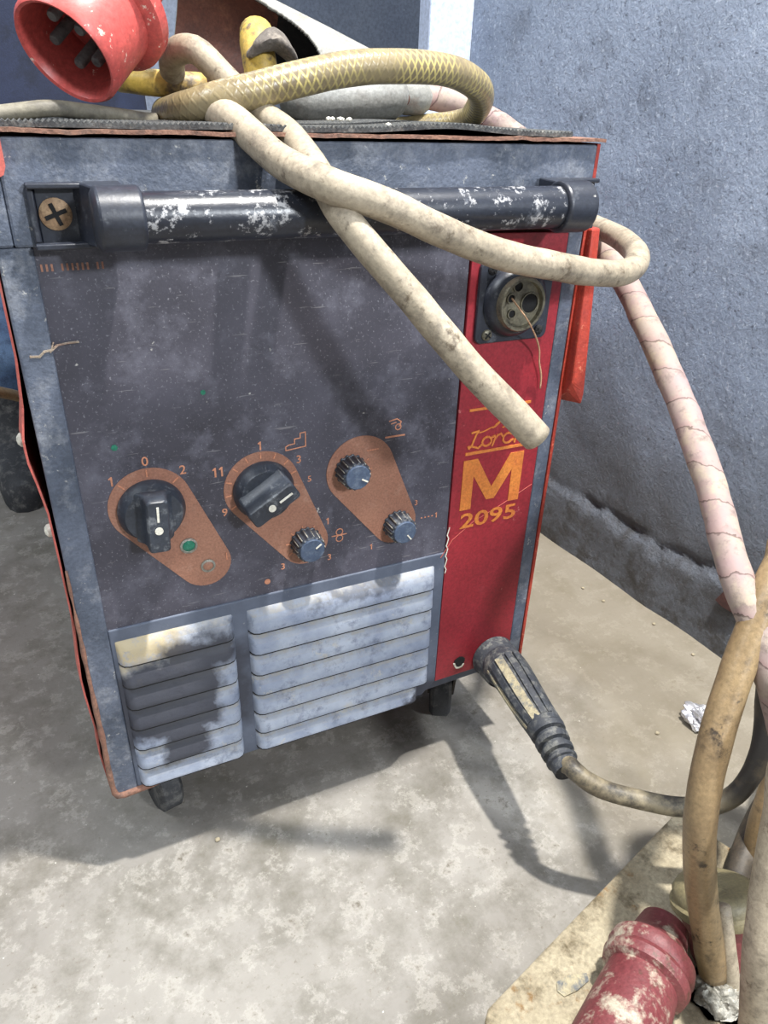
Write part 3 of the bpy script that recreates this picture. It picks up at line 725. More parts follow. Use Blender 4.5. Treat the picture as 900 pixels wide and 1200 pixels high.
# left side panel, warped
bm = BM(); prof = [(.729, -.002), (.62, -.003), (.584, -.003), (.545, -.006), (.520, -.0105), (.500, -.0105), (.479, -.0075), (.454, -.0045), (.41, -.004), (.335, -.004), (.276, -.008), (.253, -.0075), (.205, -.0045), (.177, -.006), (.150, -.004), (.128, -.003)]
z0s = prof; cols = []
for j, y in enumerate((.004, .03, .10, .25, .45, .72)):
    f = (1, 1.15, .9, .5, .3, .3)[j]; colv = []
    for z, x in z0s: colv.append((x * f, y + (.004 * noise.noise(V((z * 30, 0, 0))) if j == 0 else 0), z))
    cols.append(colv)
outer = [[bm.verts.new(p) for p in c_] for c_ in cols]; inner = [[bm.verts.new((p[0] + .0016, p[1], p[2])) for p in c_] for c_ in cols]
for L in (outer, inner):
    for a, b in zip(L, L[1:]):
        for i in range(len(a) - 1): bm.faces.new((a[i], b[i], b[i + 1], a[i + 1]))
for i in range(len(prof) - 1):
    for q in (0, -1): bm.faces.new((outer[q][i], outer[q][i + 1], inner[q][i + 1], inner[q][i]))
side = part('side_panel', bm, M['coral'], mach, 'faded red side panel, bulging and rusty at its edge')
for z in (.516, .432):
    bm = BM(); lathe(bm, [(0, .006), (.003, .0055), (.005, .003), (.0055, 0)], (-.0095 if z > .5 else -.0045, .016, z), (-1, 0, 0), 20); part('rivet', bm, M['white'], side, 'pale plastic rivet', smooth=True)
bm = BM(); tube(bm, [(.0005, -.002, .40), (.0, -.0024, .30), (.0005, -.002, .20), (.0, -.001, .14), (.003, -.002, .1195), (.02, -.001, .1190), (.05, 0, .120)], lambda t: .0012 + .0024 * t, lump=.8)
part('rusted_edge', bm, M['rust'], mach)
# right side panel
bm = BM(); prism(bm, [(.5, .14), (.5035, .14), (.5035, .731), (.5, .731)], -.003, .74); rp = part('side_panel', bm, M['red'], mach, 'orange-red right side panel')
# folded red flap on the right
bm = BM()
fl = [(.735, 0), (.50, 0)]
A = [V((.5035, -.010, .660)), V((.5165, -.006, .660)), V((.5165, .035, .660)), V((.5035, .035, .660))]
B = [V((.5035, -.016, .512)), V((.5185, -.020, .500)), V((.5185, .020, .487)), V((.5035, .020, .487))]
C_ = [V((.5035, -.010, .502)), V((.5165, -.021, .488)), V((.5165, .016, .482)), V((.5035, .016, .482))]
for L in (A, B, C_): L[:] = [bm.verts.new(p) for p in L]
for a, b in ((A, B), (B, C_)):
    for i in range(4): bm.faces.new((a[i], a[(i + 1) % 4], b[(i + 1) % 4], b[i]))
bm.faces.new(A); bm.faces.new(C_)
part('side_flap', bm, M['red'], mach, 'orange-red folded flap on the right side', bevel=.002)
# castors
def castor(x, y, rot):
    bm = BM(); prism(bm, rrect(x - .028, x + .028, 0, 0, 0) if False else [(x - .024, .114), (x + .024, .114), (x + .024, .130), (x - .024, .130)], y - .03, y + .03)
    c, s = math.cos(rot), math.sin(rot)
    for sd in (-1, 1):
        q = [V((sd * .0185, -.015, .115)), V((sd * .0185, .022, .115)), V((sd * .0185, .040, .040)), V((sd * .0185, .022, .034))]
        vv = [bm.verts.new((x + p.x * c - p.y * s, y + p.x * s + p.y * c, p.z)) for p in q]
        vw = [bm.verts.new((x + (p.x - sd * .003) * c - p.y * s, y + (p.x - sd * .003) * s + p.y * c, p.z)) for p in q]
        bm.faces.new(vv); bm.faces.new(vw[::-1])
        for i in range(4): bm.faces.new((vv[i], vv[(i + 1) % 4], vw[(i + 1) % 4], vw[i]))
    f = part('castor', bm, M['dark_cable'], mach, smooth=True)
    bm = BM(); ax = (c, s, 0); o_ = V((x - .03 * s, y + .03 * c, .042)) - V(ax) * .014
    lathe(bm, [(0, .001), (0, .036), (.004, .0415), (.024, .0415), (.028, .036), (.028, .001)], o_, ax, 36)
    part('wheel', bm, M['boot'], f, smooth=True)
castor(.058, .050, .2); castor(.425, .055, -.5); castor(.06, .68, 0); castor(.44, .68, .3)

# ================================================================== straw thread in the socket
bm = BM(); tube(bm, [Y(600, 350, -.025), Y(612, 366, -.045), Y(620, 378, -.035), Y(628, 395, -.02), Y(632, 410, -.012), Y(632, 425, -.008), Y(634, 440, -.006), Y(633, 455, -.005)], .0009, n=8, step=.003, lump=.4)
tag(obj('loose_wire', bm, M['thread']), 'thin straw-coloured strand hanging out of the round socket', 'wire')

# ================================================================== CABLES ON THE MACHINE
# beige cable with the cut end (from a loop on the lid, over the handle)
bm = BM()
P1 = [Y(222, 128, .16), Y(206, 100, .13), Y(203, 66, .10), Y(228, 58, .07), Y(262, 90, .055), Y(300, 128, .035), Y(342, 160, .0), Y(378, 212, -.058), Y(400, 250, -.084), Y(440, 300, -.098), Y(490, 358, -.115), Y(550, 430, -.135), Y(600, 482, -.15), Y(629, 513, -.158)]
tube(bm, P1, lambda t: .0100 + .0035 * max(0, t - .4), n=22, lump=.05)
c1 = tag(obj('power_cable', bm, M['beige']), 'beige rubber cable with a cut end hanging over the red strip', 'cable')
# beige cable doubling back round the right corner
bm = BM()
P2 = [Y(215, 140, .10), Y(240, 128, .05), Y(272, 140, .015), Y(300, 164, -.012), Y(330, 190, -.04), Y(385, 217, -.085), Y(450, 240, -.090), Y(520, 272, -.092), Y(580, 296, -.092), Y(640, 310, -.088), Y(700, 320, -.07),
      D(735, 318, .66), D(747, 300, .70), D(728, 280, .75), D(703, 268, .80), D(690, 262, .86), D(672, 262, .92)]
tube(bm, P2, lambda t: .0114, n=22, lump=.05)
tag(obj('power_cable', bm, M['beige']), 'beige rubber cable crossing the handle and looping back at the right corner', 'cable')
# yellow braided hose
bm = BM()
P3 = [D(355, 150, .80), D(395, 150, .80), D(440, 152, .79), D(500, 147, .78), D(545, 140, .76), D(562, 122, .71), D(560, 102, .67), D(535, 86, .635), D(500, 79, .61), D(450, 78, .585), D(400, 82, .57), D(350, 93, .555), D(300, 106, .545), D(255, 117, .54), D(222, 127, .55), D(203, 133, .57), D(196, 134, .60), D(200, 134, .64)]
tube(bm, P3, lambda t: .0125 if t > .3 else .0110, n=26, lump=.04)
tag(obj('braided_hose', bm, M['braid'], smooth='all'), 'yellowed braided hose looping across the lid of the machine', 'hose')
# thin grey cable at left
bm = BM(); tube(bm, [D(-60, 140, .47), D(-20, 136, .48), D(20, 131, .49), D(60, 127, .50), D(100, 131, .52), D(140, 136, .54), D(175, 141, .56), D(205, 142, .60)], .0054, n=16, lump=.06)
tag(obj('thin_cable', bm, M['grey_cable']), 'thin grey cable lying on the left end of the lid', 'cable')
# wrapped hose
bm = BM()
P5 = [D(455, 100, .88), D(482, 108, .87), D(515, 116, .88), D(545, 124, .89), D(580, 142, .90), D(620, 172, .90), D(660, 218, .88), D(690, 265, .86), D(712, 300, .83), D(735, 335, .80), D(755, 375, .77), D(772, 412, .74), D(797, 470, .71), D(820, 530, .68), D(838, 585, .655), D(852, 640, .63), D(868, 690, .61), D(885, 730, .60), D(905, 800, .60), D(925, 880, .62), D(935, 960, .66), D(945, 1030, .70), V((.63, -.37, .062)), V((.70, -.395, .030)), V((.79, -.38, .0145))]
tube(bm, P5, .0136, n=22, lump=.08)
tag(obj('welding_hose', bm, M['wrap'], smooth='all'), 'pinkish tape-wound hose hanging down beside the wall', 'hose')

# ================================================================== RED FIVE-PIN PLUG ON THE LID
axc = V((.3609, -.8608, .3589)); ax = V([R[0][i] * axc.x + R[1][i] * axc.y + R[2][i] * axc.z for i in range(3)]).normalized()
O = D(76.4, 62.7, .50)
plug = thing('industrial_plug', 'large red five-pin plug lying open-mouthed on the left end of the lid', 'plug', (O.x + .03, O.y + .03, .739))
bm = BM(); r = .0362
lathe(bm, [(.040, .001), (.040, r - .007), (.004, r - .0045), (0, r - .003), (-.001, r - .001), (.002, r + .001), (.020, r + .001), (.046, r + .001), (.048, r + .007), (.051, r + .010), (.060, r + .010), (.063, r + .004), (.066, r - .006), (.075, r - .008), (.09, r - .010), (.12, r - .014), (.12, .001)], O, ax, 56)
part('plug_shell', bm, M['plug'], plug, smooth=True)
up = V((0, 0, 1)); e1 = ax.cross(up).normalized(); e2 = ax.cross(e1).normalized()
def cam_dir(x, y):
    d = V([R[0][i] * x + R[1][i] * y for i in range(3)]); return (d - ax * d.dot(ax)).normalized()
major = cam_dir(.80, .60); minor = ax.cross(major).normalized()
if (minor.dot(V([R[0][i] for i in range(3)]))) < 0: minor = -minor
cR_ = O + ax * .012
for px_, py_ in ((60, 20), (92, 37), (63, 48), (92, 76), (112, 74)):
    q0 = D(px_, py_, .50); rr_ = (q0 - CAM).normalized(); q0 = CAM + rr_ * ((cR_ - CAM).dot(ax) / rr_.dot(ax))     # pin tips, in the plane across the mouth
    bm = BM(); lathe(bm, [(.030, .0042), (.002, .0041), (.0005, .0034), (0, .0)], q0, ax, 20); part('contact_pin', bm, M['pin'], plug, smooth=True)
bm = BM(); q = O + ax * .036 + major * .018
lathe(bm, [(-.010, 0), (-.009, .006), (0, .014), (.004, .016)], q, ax, 24, flutes=(2, .06)); part('sawdust', bm, M['dust'], plug)
bm = BM(); lathe(bm, [(0, 0), (0, r - .008), (.001, r - .008)], O + ax * .0385, ax, 32); part('inner_face', bm, M['plug'], plug)
# key notch rib and maker patch
bm = BM(); q = O - major * (r + .0) * .2 + minor * (r + .0005)
for t in (0, 1):
    pass
lathe(bm, [(.010, .001), (.010, .0045), (.045, .0045), (.045, .001)], q, ax, 12); part('key_rib', bm, M['plug'], plug, smooth=True)
bm = BM(); lathe(bm, [(0, .001), (0, .008), (.004, .009), (.007, .006), (.008, 0)], O + ax * .03 - minor * (r + .001) + major * .004, -minor, 20); part('side_cap', bm, M['dust'], plug, smooth=True)
# yellow tube leaving the plug
bm = BM(); tube(bm, [D(140, 92, .60), D(165, 96, .60), D(200, 99, .60), D(240, 101, .61)], .0098, n=20, lump=.15)
tag(obj('cable_sleeve', bm, M['yellow']), 'short grimy yellow sleeve lying right under the red plug', 'sleeve')
bm = BM(); tube(bm, [D(262, 128, .66), D(290, 122, .66), D(306, 96, .655), D(304, 72, .65), D(301, 52, .65), D(300, 40, .66)], .0150, n=20, lump=.12)
tag(obj('cable_sleeve', bm, M['yellow']), 'upright grimy yellow sleeve sticking out of the pale housing', 'sleeve')

# ================================================================== PALE BROKEN HOUSING
hs = thing('broken_housing', 'pale grey broken plastic housing with brown inside, lying on the lid', 'housing', tuple(V((D(380, 130, .74).x, D(380, 130, .74).y, .739))))
a0, a1 = D(195, 25, .74), D(490, 115, .80); axh = (a1 - a0).normalized(); Lh = (a1 - a0).length
vw = (CAM - (a0 + a1) * .5).normalized(); f1 = (vw - axh * vw.dot(axh)).normalized(); f2 = axh.cross(f1)
if f2.z < 0: f2 = -f2
bm = BM(); bi = BM(); NU, NV = 170, 200
def shell_r(t):
    K = ((0, .076), (.2, .062), (.38, .049), (.6, .040), (.8, .031), (.93, .023), (1, .014))
    for (a, p), (b, q) in zip(K, K[1:]):
        if t <= b: return p + (q - p) * (t - a) / (b - a)
    return .014
def hp_(t, a, dr=0): rr = shell_r(t) + dr; return a0 + axh * (Lh * t) + f1 * (rr * math.cos(a)) + f2 * (rr * math.sin(a) * .95)
for B_, dr in ((bm, 0), (bi, -.004)):
    g = [[B_.verts.new(hp_(i / NU, math.tau * k / NV, dr)) for k in range(NV)] for i in range(NU + 1)]
    for i in range(NU):
        for k in range(NV):
            a = (math.tau * (k + .5) / NV + math.pi) % math.tau - math.pi; t = (i + .5) / NU
            top = .98 + .0 * t; bot = -1.9; edge = .60
            if t < edge and bot < a < top and abs((a - (top + bot) / 2) / ((top - bot) / 2)) ** 3 + (max(0, t - .30) / (edge - .30)) ** 2 < 1: continue
            fc = B_.faces.new((g[i][k], g[i + 1][k], g[i + 1][(k + 1) % NV], g[i][(k + 1) % NV]))
            if B_ is bi and t > .40: fc.material_index = 1  # far part coloured black, painting the shade inside the housing
    for v_ in [v for v in B_.verts if not v.link_faces]: B_.verts.remove(v_)
o = part('housing_shell', bm, M['shell'], hs, smooth=True); md = o.modifiers.new('thick', 'SOLIDIFY'); md.thickness = .003; md.offset = -1
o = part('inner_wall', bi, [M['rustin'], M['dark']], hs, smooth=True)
bm = BM(); tube(bm, [D(330, 122, .70), D(350, 120, .70), D(390, 119, .71), D(430, 116, .72), D(458, 112, .73), D(474, 110, .735)], lambda t: .004 + .0195 * math.sin(min(1, t * 4 + .25) * math.pi / 2) * (1 if t < .8 else max(.25, math.sqrt(max(0, 1 - ((t - .8) / .21) ** 2)))), n=28, lump=.04)
part('rounded_body', bm, M['shell_grey'], hs, 'grey rounded lower body', smooth='all')
bm = BM(); lathe(bm, [(0, .001), (0, .017), (.012, .019), (.03, .015), (.036, .008), (.036, 0)], D(466, 108, .765), (a1 - a0).normalized(), 28); part('end_cap', bm, M['shell'], hs, smooth=True)
bm = BM(); lathe(bm, [(0, .001), (.0, .006), (.002, .0065), (.003, 0)], D(473, 116, .735), (CAM - D(474, 118, .755)).normalized(), 20); part('rust_spot', bm, M['rustin'], hs)
# grey rag bundled in the opening
bm = BM(); bmesh.ops.create_icosphere(bm, subdivisions=4, radius=1)
cR = D(322, 46, .635)
for v in bm.verts:
    p = v.co.copy(); n_ = 1 + .22 * noise.noise(p * 1.3) + .05 * noise.noise(p * 4)
    q = V((p.x * .024, p.y * .018, p.z * .0085)) * n_; v.co = cR + q + V((0, 0, -.014 * p.x * p.x - (.010 * max(0, p.x))))
tag(obj('rag', bm, M['rag'], smooth=True), 'small grey rag stuffed over the upright yellow sleeve', 'rag')
# debris crumbs on the mat
for k, (px, py) in enumerate(((391, 152), (400, 150), (411, 153), (456, 156), (386, 154))):
    bm = BM(); bmesh.ops.create_icosphere(bm, subdivisions=1, radius=.0024)
    c = V((Y(px, py, -.0).x, .002, .7418 + (.003 if px > 370 and px < 420 else .0)))
    for v in bm.verts: v.co = V((v.co.x * random.uniform(.8, 1.6), v.co.y, v.co.z * .7)) + c
    tag(obj('crumb', bm, M['white']), 'pale crumb of debris on the front edge of the mat', 'debris', 'crumbs on the mat')

# ================================================================== EARTH CONNECTOR AND ITS CABLE
E0 = V((.4575, -.0015, .157)); E1 = D(600, 792, .865); E2 = D(625, 832, .82); E3 = D(652, 872, .775); E4 = D(664, 896, .755)
con = thing('earth_plug', 'black ribbed plug in the bottom of the red strip, its cream core showing', 'plug', (E0.x, E0.y - .05, .12))
bm = BM(); lathe(bm, [(0, .001), (0, .0265), (.004, .0285), (.006, .0275), (.032, .0270), (.036, .0255)], E0, (V((.0, -1, .0)) + (E1 - E0).normalized() * .6), 40)
part('plug_collar', bm, M['connector'], con, smooth=True)
def prof_tube(bm, pts, fr, n=28, **kw): return tube(bm, pts, fr, n=n, **kw)
bm = BM(); tube(bm, [E0 + V((0, -.018, .0)), E0.lerp(E1, .6), E1, E2, E2.lerp(E3, .35), E2.lerp(E3, .62)], lambda t: .0262 - .0065 * t, n=28)
grip = part('plug_grip', bm, M['connector'], con, smooth=True)
sd = V([R[0][i] for i in range(3)])
def rib(px_off, wd, mt, name, r=.0):
    bm = BM(); d0 = (E2 - E1).normalized(); tocam = (CAM - E1).normalized(); side = d0.cross(tocam).normalized()
    tocam = (tocam - d0 * tocam.dot(d0)).normalized(); nn = (tocam + side * px_off).normalized()
    p0, p1 = E1.lerp(E2, -.25) + nn * (.0246 + r), E2.lerp(E3, .45) + nn * (.0192 + r); pm = E2.lerp(E3, -.1) + nn * (.0226 + r)
    s2 = d0.cross(nn).normalized() * wd
    Q = spline([p0, (p0 + pm) / 2 + nn * .0006, pm, p1], .006); rows = [[bm.verts.new(q + s2 - nn * .004), bm.verts.new(q + s2 + nn * .0006), bm.verts.new(q - s2 + nn * .0006), bm.verts.new(q - s2 - nn * .004)] for q in Q]
    for a, b in zip(rows, rows[1:]):
        for k in range(4): bm.faces.new((a[k], a[(k + 1) % 4], b[(k + 1) % 4], b[k]))
    bm.faces.new(rows[0]); bm.faces.new(rows[-1][::-1]); part(name, bm, mt, con)
M['cream'] = dirty('cream_core', srgb(178, 168, 138), srgb(156, 146, 120), srgb(98, 102, 104), 34, 200, .6, amount=(.46, .62))
rib(.10, .0050, M['cream'], 'cream_inlay'); rib(1.6, .0016, M['cream'], 'cream_inlay', .001); rib(-.95, .0026, M['connector'], 'grip_ridge', .0012); rib(.62, .0034, M['connector'], 'grip_ridge', .0012); rib(-.42, .0034, M['connector'], 'grip_ridge', .0010)
bm = BM()
def boot_r(t): return .0180 - .0045 * t + .0022 * (1 if (t * 4.2) % 1 < .62 else -1) * (t < .78) - .0
bd = E4 - E3
tube(bm, [E2.lerp(E3, .58) + (E4 - E3) * (k / 40) * 2.1 for k in range(41)], boot_r, n=28, raw=True)
part('ribbed_boot', bm, M['connector'], con, smooth=True)
bm = BM(); tube(bm, [E2.lerp(E3, .50), E2.lerp(E3, .72)], .0125, n=20, raw=True); part('cream_core', bm, M['cream'], con)
bm = BM()
P6 = [E2.lerp(E3, .58) + (E4 - E3) * 1.7, D(668, 898, .748), D(684, 913, .74), D(715, 928, .735), D(760, 939, .73), D(800, 946, .725), D(840, 942, .72), D(868, 925, .71), D(890, 890, .70), D(903, 850, .70), D(912, 800, .70), D(925, 745, .72), V((.68, -.26, .325)), V((.76, -.31, .26)), V((.82, -.35, .12)), V((.845, -.37, .02))]
tube(bm, P6, lambda t: .0098 + (.010 * max(0, min(1, (t - .27) * 8))), n=22, lump=.08)
tag(obj('earth_cable', bm, M['earth'], smooth='all'), 'sooty grey cable running from the black ribbed plug behind the tan cable', 'cable')

# ================================================================== LOWER RIGHT: BOARD, PLUGS, TAN CABLES
A0, B0 = Z(562, 1192, .042), Z(792, 952, .042); dr = (B0 - A0).normalized(); pr_ = V((dr.y, -dr.x, 0))
bm = BM(); L_ = (B0 - A0).length; n = 30
pts = []
for i in range(n + 1): t = i / n; pts.append(A0 + dr * (L_ * t) + pr_ * (.0015 * noise.noise(V((t * 30, 0, 0))) + (.006 if i in (0,) else 0)))
pts += [B0 + dr * .02 + pr_ * .28, A0 + pr_ * .28]
a = [bm.verts.new((p.x, p.y, .042)) for p in pts]; b_ = [bm.verts.new((p.x, p.y, .012)) for p in pts]
bm.faces.new(a); bm.faces.new(b_[::-1]); k_ = len(a)
for i in range(k_): bm.faces.new((a[i], b_[i], b_[(i + 1) % k_], a[(i + 1) % k_]))
for q in (A0 + dr * .05 + pr_ * .05, B0 - dr * .05 + pr_ * .05, A0 + dr * .05 + pr_ * .23, B0 - dr * .05 + pr_ * .23): box(bm, q.x - .02, q.x + .02, q.y - .02, q.y + .02, 0, .0125)
board = tag(obj('board', bm, M['slab'], bevel=.002), 'dusty pale board on the floor under the crimson plugs', 'board')
# crimson coupling
def q_(px, py, z): return Z(px, py, z)
c0, c1_ = q_(703, 1270, .085), q_(768, 1112, .085); axp = (c1_ - c0).normalized()
pl = thing('crimson_plug', 'faded crimson coupling smeared with pale paint, lying on the board', 'plug', ((c0.x + c1_.x) / 2, (c0.y + c1_.y) / 2, .042))
bm = BM(); Lp = (c1_ - c0).length
lathe(bm, [(-.06, .001), (-.06, .038), (0, .037), (Lp * .55, .033), (Lp * .72, .031), (Lp * .74, .037), (Lp * .80, .039), (Lp * .84, .036), (Lp * .88, .039), (Lp * .94, .038), (Lp * .97, .033), (Lp * 1.05, .026), (Lp * 1.2, .022), (Lp * 1.2, .001)], c0, axp, 48)
part('coupling_shell', bm, M['pinkplug'], pl, smooth=True)
# second plug with olive cap
ax2 = V((.12, .50, .86)).normalized(); c3 = Z(838, 1034, .106); c2 = c3 - ax2 * .064
p2 = thing('capped_plug', 'dark crimson plug with an olive-grey round cap, behind the tan cable', 'plug', ((c2.x + c3.x) / 2, (c2.y + c3.y) / 2, .042))
bm = BM(); lathe(bm, [(-.016, .001), (-.016, .026), (.010, .030), (.038, .036), (.040, .001)], c2, ax2, 40); part('coupling_shell', bm, M['pinkplug'], p2, smooth=True)
bm = BM(); lathe(bm, [(.036, .001), (.036, .040), (.040, .043), (.046, .043), (.048, .040), (.056, .040), (.062, .036), (.064, .030), (.064, 0)], c2, ax2, 40); part('round_cap', bm, M['olive'], p2, smooth=True)
# tan cables
bm = BM(); P7 = [V((.80, -.44, .014)), V((.785, -.42, .2)), V((.71, -.36, .42)), V((.63, -.29, .49)), D(935, 620, .62), D(915, 660, .61), D(895, 705, .60), D(868, 775, .60), D(846, 840, .60), D(829, 905, .60), D(820, 970, .61), D(821, 1030, .635), D(828, 1090, .66), D(836, 1140, .68)]
tube(bm, P7, .0135, n=26, lump=.05)
tag(obj('tan_cable', bm, M['brown_cable'], smooth='all'), 'thick tan cable curving down in front to the silver tape', 'cable')
bm = BM(); P8 = [V((.86, -.31, .016)), V((.80, -.295, .12)), V((.72, -.275, .215)), D(925, 860, .76), D(908, 920, .77), D(893, 970, .78), D(886, 1010, .79), D(884, 1045, .80)]
tube(bm, P8, .0145, n=24, lump=.05)
_t = tag(obj('tan_cable', bm, M['brown_cable'], smooth='all'), 'tan cable at the right edge, behind the olive cap', 'cable')
bm = BM(); tube(bm, [V((.875, -.27, .017)), V((.855, -.235, .12)), V((.80, -.21, .19)), D(950, 830, .83), D(925, 900, .82), D(890, 965, .81), D(872, 1005, .79), D(862, 1040, .775)], .0155, n=22, lump=.08)  # extra dark cable, added to stand in for shade between the cables
tag(obj('gap_filler_cable', bm, M['dark_cable'], smooth='all'), 'black cable added to darken the gap behind the olive cap', 'cable')
bm = BM(); P9 = [V((.72, -.47, .015)), V((.71, -.45, .15)), V((.66, -.41, .31)), V((.56, -.36, .385)), D(935, 880, .55), D(918, 960, .56), D(903, 1040, .57), D(893, 1120, .58), D(888, 1190, .60), D(886, 1260, .63)]
tube(bm, P9, .0145, n=24, lump=.05)
tag(obj('beige_cable', bm, M['beige'], smooth='all'), 'pale beige cable standing at the lower right corner', 'cable')
bm = BM(); P10 = [D(846, 1062, .665), D(850, 1090, .665), D(855, 1130, .67), D(858, 1170, .68)]
tube(bm, P10, .0075, n=20, lump=.05); tag(obj('beige_cable', bm, M['beige'], smooth='all'), 'short pale cable beside the tan cable, entering the silver tape', 'cable')
# silver tape bundle
bm = BM(); bmesh.ops.create_icosphere(bm, subdivisions=5, radius=1); cT = D(842, 1172, .685)
for v in bm.verts:
    p = v.co.copy(); n_ = 1 + .22 * noise.noise(p * 2.2) + .12 * abs(noise.noise(p * 6)) + .05 * noise.noise(p * 14)
    q = V((p.x * .030, p.y * .024, max(-.9, min(.75, p.z)) * .036)) * n_; v.co = cT + q
for v in bm.verts: v.co.z = max(v.co.z, .0445)
tag(obj('tape_bundle', bm, M['ducttape'], smooth=True), 'crumpled dirty silver tape wound round the foot of the tan cable', 'tape')
# paper scrap on the board, foil ball
bm = BM(); q = Z(672, 1155, .0428); pts = [(-.017, .002), (-.013, .010), (.004, .010), (.018, .004), (.016, -.003), (.0, -.006), (-.014, -.005)]
a = [bm.verts.new((q.x + x, q.y + y * .9, .0426)) for x, y in pts]; b_ = [bm.verts.new((q.x + x, q.y + y * .9, .0434 + .0006 * (i % 2))) for i, (x, y) in enumerate(pts)]
bm.faces.new(b_); bm.faces.new(a[::-1])
for i in range(len(a)): bm.faces.new((a[i], a[(i + 1) % len(a)], b_[(i + 1) % len(a)], b_[i]))
tag(obj('paper_scrap', bm, M['cream']), 'small cream scrap lying on the pale board', 'scrap')
bm = BM(); bmesh.ops.create_icosphere(bm, subdivisions=4, radius=1); cF = Z(819, 848, .0)
for v in bm.verts:
    p = v.co.copy(); n_ = .85 + .45 * noise.noise(p * 1.7 + V((2, 0, 0))) + .30 * abs(noise.noise(p * 3.1)) + .10 * noise.noise(p * 8)
    v.co = V((cF.x + p.x * .021 * n_, cF.y + p.y * .026 * n_, max(0.0002, .012 + p.z * .015 * n_)))
tag(obj('foil_ball', bm, M['foilball']), 'crumpled silver foil lying on the concrete near the wall', 'foil')
# pebbles and grit
for k, (px, py) in enumerate(((766, 732), (683, 690), (600, 700), (707, 705), (255, 985), (770, 860), (812, 768))):
    c = Z(px, py, 0)
    if px < 620 and py < 760: continue
    bm = BM(); bmesh.ops.create_icosphere(bm, subdivisions=2, radius=.0028)
    for v in bm.verts: v.co = V((c.x + v.co.x * random.uniform(.9, 1.3), c.y + v.co.y, .0018 + v.co.z * .7))
    tag(obj('pebble', bm, M['slab']), 'tiny pale chip lying on the bare concrete', 'debris', 'chips on the concrete')

# ================================================================== PERSON BEHIND
def skin(name, chain, mat_, parent, sub=2):
    """chain: list of (verts [(x,y,z,r)], ) linked polylines sharing named joints"""
    verts, edges, radii, idx = [], [], [], {}
    for line in chain:
        prev = None
        for p in line:
            key = tuple(round(c, 4) for c in p[:3])
            if key not in idx: idx[key] = len(verts); verts.append(V(p[:3])); radii.append(p[3])
            i = idx[key]
            if prev is not None and prev != i: edges.append((prev, i))
            prev = i
    base = AT[parent.name] if parent is not None else V((0, 0, 0))
    me = bpy.data.meshes.new(name); me.from_pydata([v - base for v in verts], edges, []); me.materials.append(mat_)
    o = bpy.data.objects.new(name, me); col.objects.link(o); o.parent = parent; AT[o.name] = base
    md = o.modifiers.new('skin', 'SKIN'); md.use_smooth_shade = True
    for i, s in enumerate(me.skin_vertices[0].data):
        r = radii[i]; s.radius = r if isinstance(r, tuple) else (r, r); s.use_root = (i == 0)
    s = o.modifiers.new('sub', 'SUBSURF'); s.levels = sub; s.render_levels = sub
    return o
px0, py0 = .07, 1.10
per = thing('person', 'person in navy work coat, blue jeans and grey-black boots standing behind the machine', 'person', (px0, py0, 0))
H = lambda x, y, z, r: (px0 + x, py0 + y, z, r)
body = [[H(0, 0, .95, .13), H(0, 0, 1.12, .115), H(0, 0, 1.30, .135), H(0, .01, 1.43, .10), H(0, 0, 1.50, .052), H(0, -.01, 1.58, .07), H(0, -.01, 1.66, .085), H(0, 0, 1.74, .06)]]
for s in (-1, 1):
    body.append([H(0, 0, .95, .13), H(s * .10, 0, .88, .085), H(s * .125, -.01, .50, .055), H(s * .135, .02, .10, .038), H(s * .14, -.08, .04, .03)])
    pass
    body.append([H(0, 0, 1.30, .135), H(s * .17, 0, 1.40, .055), H(s * .25, .01, 1.14, .042), H(s * .16, -.20, 1.16, .026), H(s * .12, -.25, 1.18, .028)])
    for k in range(4): body.append([H(s * .12, -.25, 1.18, .028), H(s * .085, -.285, 1.175 + (k - 1.5) * .016, .009), H(s * .06, -.290 + abs(k - 1.3) * .004, 1.165 + (k - 1.5) * .016, .008)])
    body.append([H(s * .12, -.25, 1.18, .028), H(s * .115, -.255, 1.215, .010), H(s * .095, -.275, 1.235, .009)])
skin('body', body, M['skin'], per)
jl = [[H(0, 0, .96, .14), H(0, 0, .90, .13)]]
for s in (-1, 1): jl.append([H(0, 0, .90, .13), H(s * .09, 0, .80, .098), H(s * .125, -.01, .50, .075), H(s * .135, .01, .24, .066), H(s * .138, .015, .175, .068)])
skin('jeans', jl, M['jeans'], per)
bm = BM(); rg = []
for z, wx, wy in ((.62, .225, .155), (.70, .222, .152), (.85, .212, .148), (1.0, .200, .14), (1.15, .19, .135), (1.30, .205, .135), (1.40, .19, .115), (1.45, .12, .09), (1.49, .075, .075), (1.50, .058, .06)):
    rg.append([bm.verts.new((px0 + wx * math.cos(math.tau * i / 36) * (1 + .02 * math.sin(i * 3 + z * 9)), py0 + wy * math.sin(math.tau * i / 36) * (1 + .02 * math.cos(i * 5 + z * 7)), z)) for i in range(36)])
for p_, q_2 in zip(rg, rg[1:]):
    for i in range(36): bm.faces.new((p_[i], p_[(i + 1) % 36], q_2[(i + 1) % 36], q_2[i]))
for s_ in (-1, 1): tube(bm, [H(s_ * .13, 0, 1.40, 0)[:3], H(s_ * .20, 0, 1.36, 0)[:3], H(s_ * .255, .01, 1.14, 0)[:3], H(s_ * .175, -.17, 1.158, 0)[:3]], lambda t: .070 - .022 * t, n=18, step=.03)
part('work_coat', bm, M['navy'], per, smooth=True)
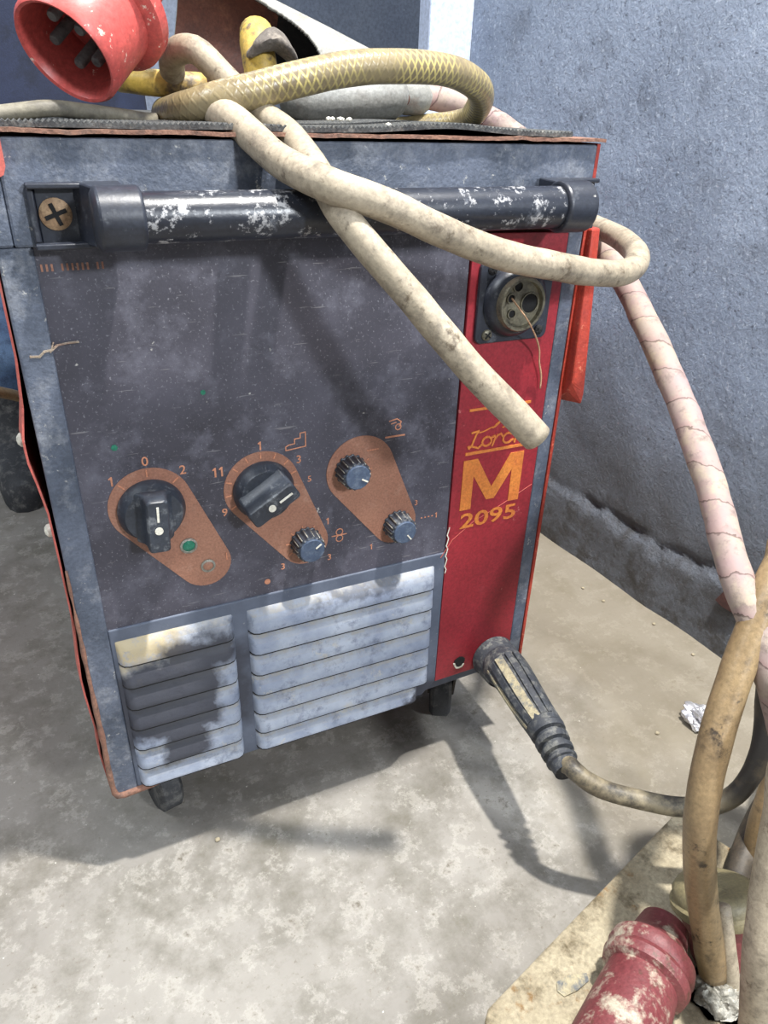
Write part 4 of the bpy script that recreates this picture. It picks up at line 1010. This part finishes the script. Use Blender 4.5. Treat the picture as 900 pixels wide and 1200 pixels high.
for s in (-1, 1):
    bm = BM(); cx_, cy_ = px0 + s * .14, py0 + .01
    rings = []
    for z, x_, y0_, y1_ in ((0, .048, -.20, .075), (.03, .052, -.205, .080), (.06, .050, -.195, .075), (.085, .048, -.15, .072), (.11, .046, -.085, .068), (.16, .050, -.06, .065), (.21, .053, -.06, .066), (.215, .046, -.05, .058)):
        ring = []
        for i in range(20):
            t = math.tau * i / 20; yy = (y0_ + y1_) / 2 + (y1_ - y0_) / 2 * math.sin(t); xx = x_ * math.copysign(abs(math.cos(t)) ** .7, math.cos(t))
            ring.append(bm.verts.new((cx_ + xx, cy_ + yy, z)))
        rings.append(ring)
    for a, b in zip(rings, rings[1:]):
        for i in range(20): bm.faces.new((a[i], a[(i + 1) % 20], b[(i + 1) % 20], b[i]))
    bm.faces.new(rings[0][::-1]); bm.faces.new(rings[-1])
    part('boot', bm, M['boot'], per, smooth=True)
# face
bm = BM(); lathe(bm, [(0, .002), (.01, .012), (.028, .011), (.034, 0)], (px0, py0 - .085, 1.625), (0, -1, 0), 14); part('nose', bm, M['skin'], per, smooth=True)
for s in (-1, 1):
    bm = BM(); lathe(bm, [(0, .012), (.006, .009), (.009, 0)], (px0 + s * .03, py0 - .085, 1.655), (0, -1, 0), 14); part('eye', bm, M['white'], per, smooth=True)
    bm = BM(); lathe(bm, [(0, .018), (.012, .024), (.016, .012), (.016, 0)], (px0 + s * .078, py0, 1.64), (s, 0, 0), 14); part('ear', bm, M['skin'], per, smooth=True)
bm = BM(); box(bm, px0 - .025, px0 + .025, py0 - .094, py0 - .07, 1.590, 1.600); part('mouth', bm, M['coral'], per, bevel=.003)
bm = BM(); bmesh.ops.create_icosphere(bm, subdivisions=3, radius=.1)
for v in bm.verts: v.co = V((px0 + v.co.x * .95, py0 + .02 + v.co.y * 1.05, 1.70 + v.co.z * .95))
part('hair', bm, M['hair'], per, smooth=True)
# brown hose passing between the machine and the person
bm = BM(); tube(bm, [Y(-40, 455, .78), Y(-10, 458, .80), Y(12, 462, .82), Y(30, 466, .84), Y(60, 468, .86)] + [V((.08, .84, .10)), V((.16, .83, .012)), V((.4, .83, .0105))], .010, n=14)
tag(obj('brown_hose', bm, M['brown_cable'], smooth='all'), 'brown hose passing in front of the jeans at the left edge', 'hose')
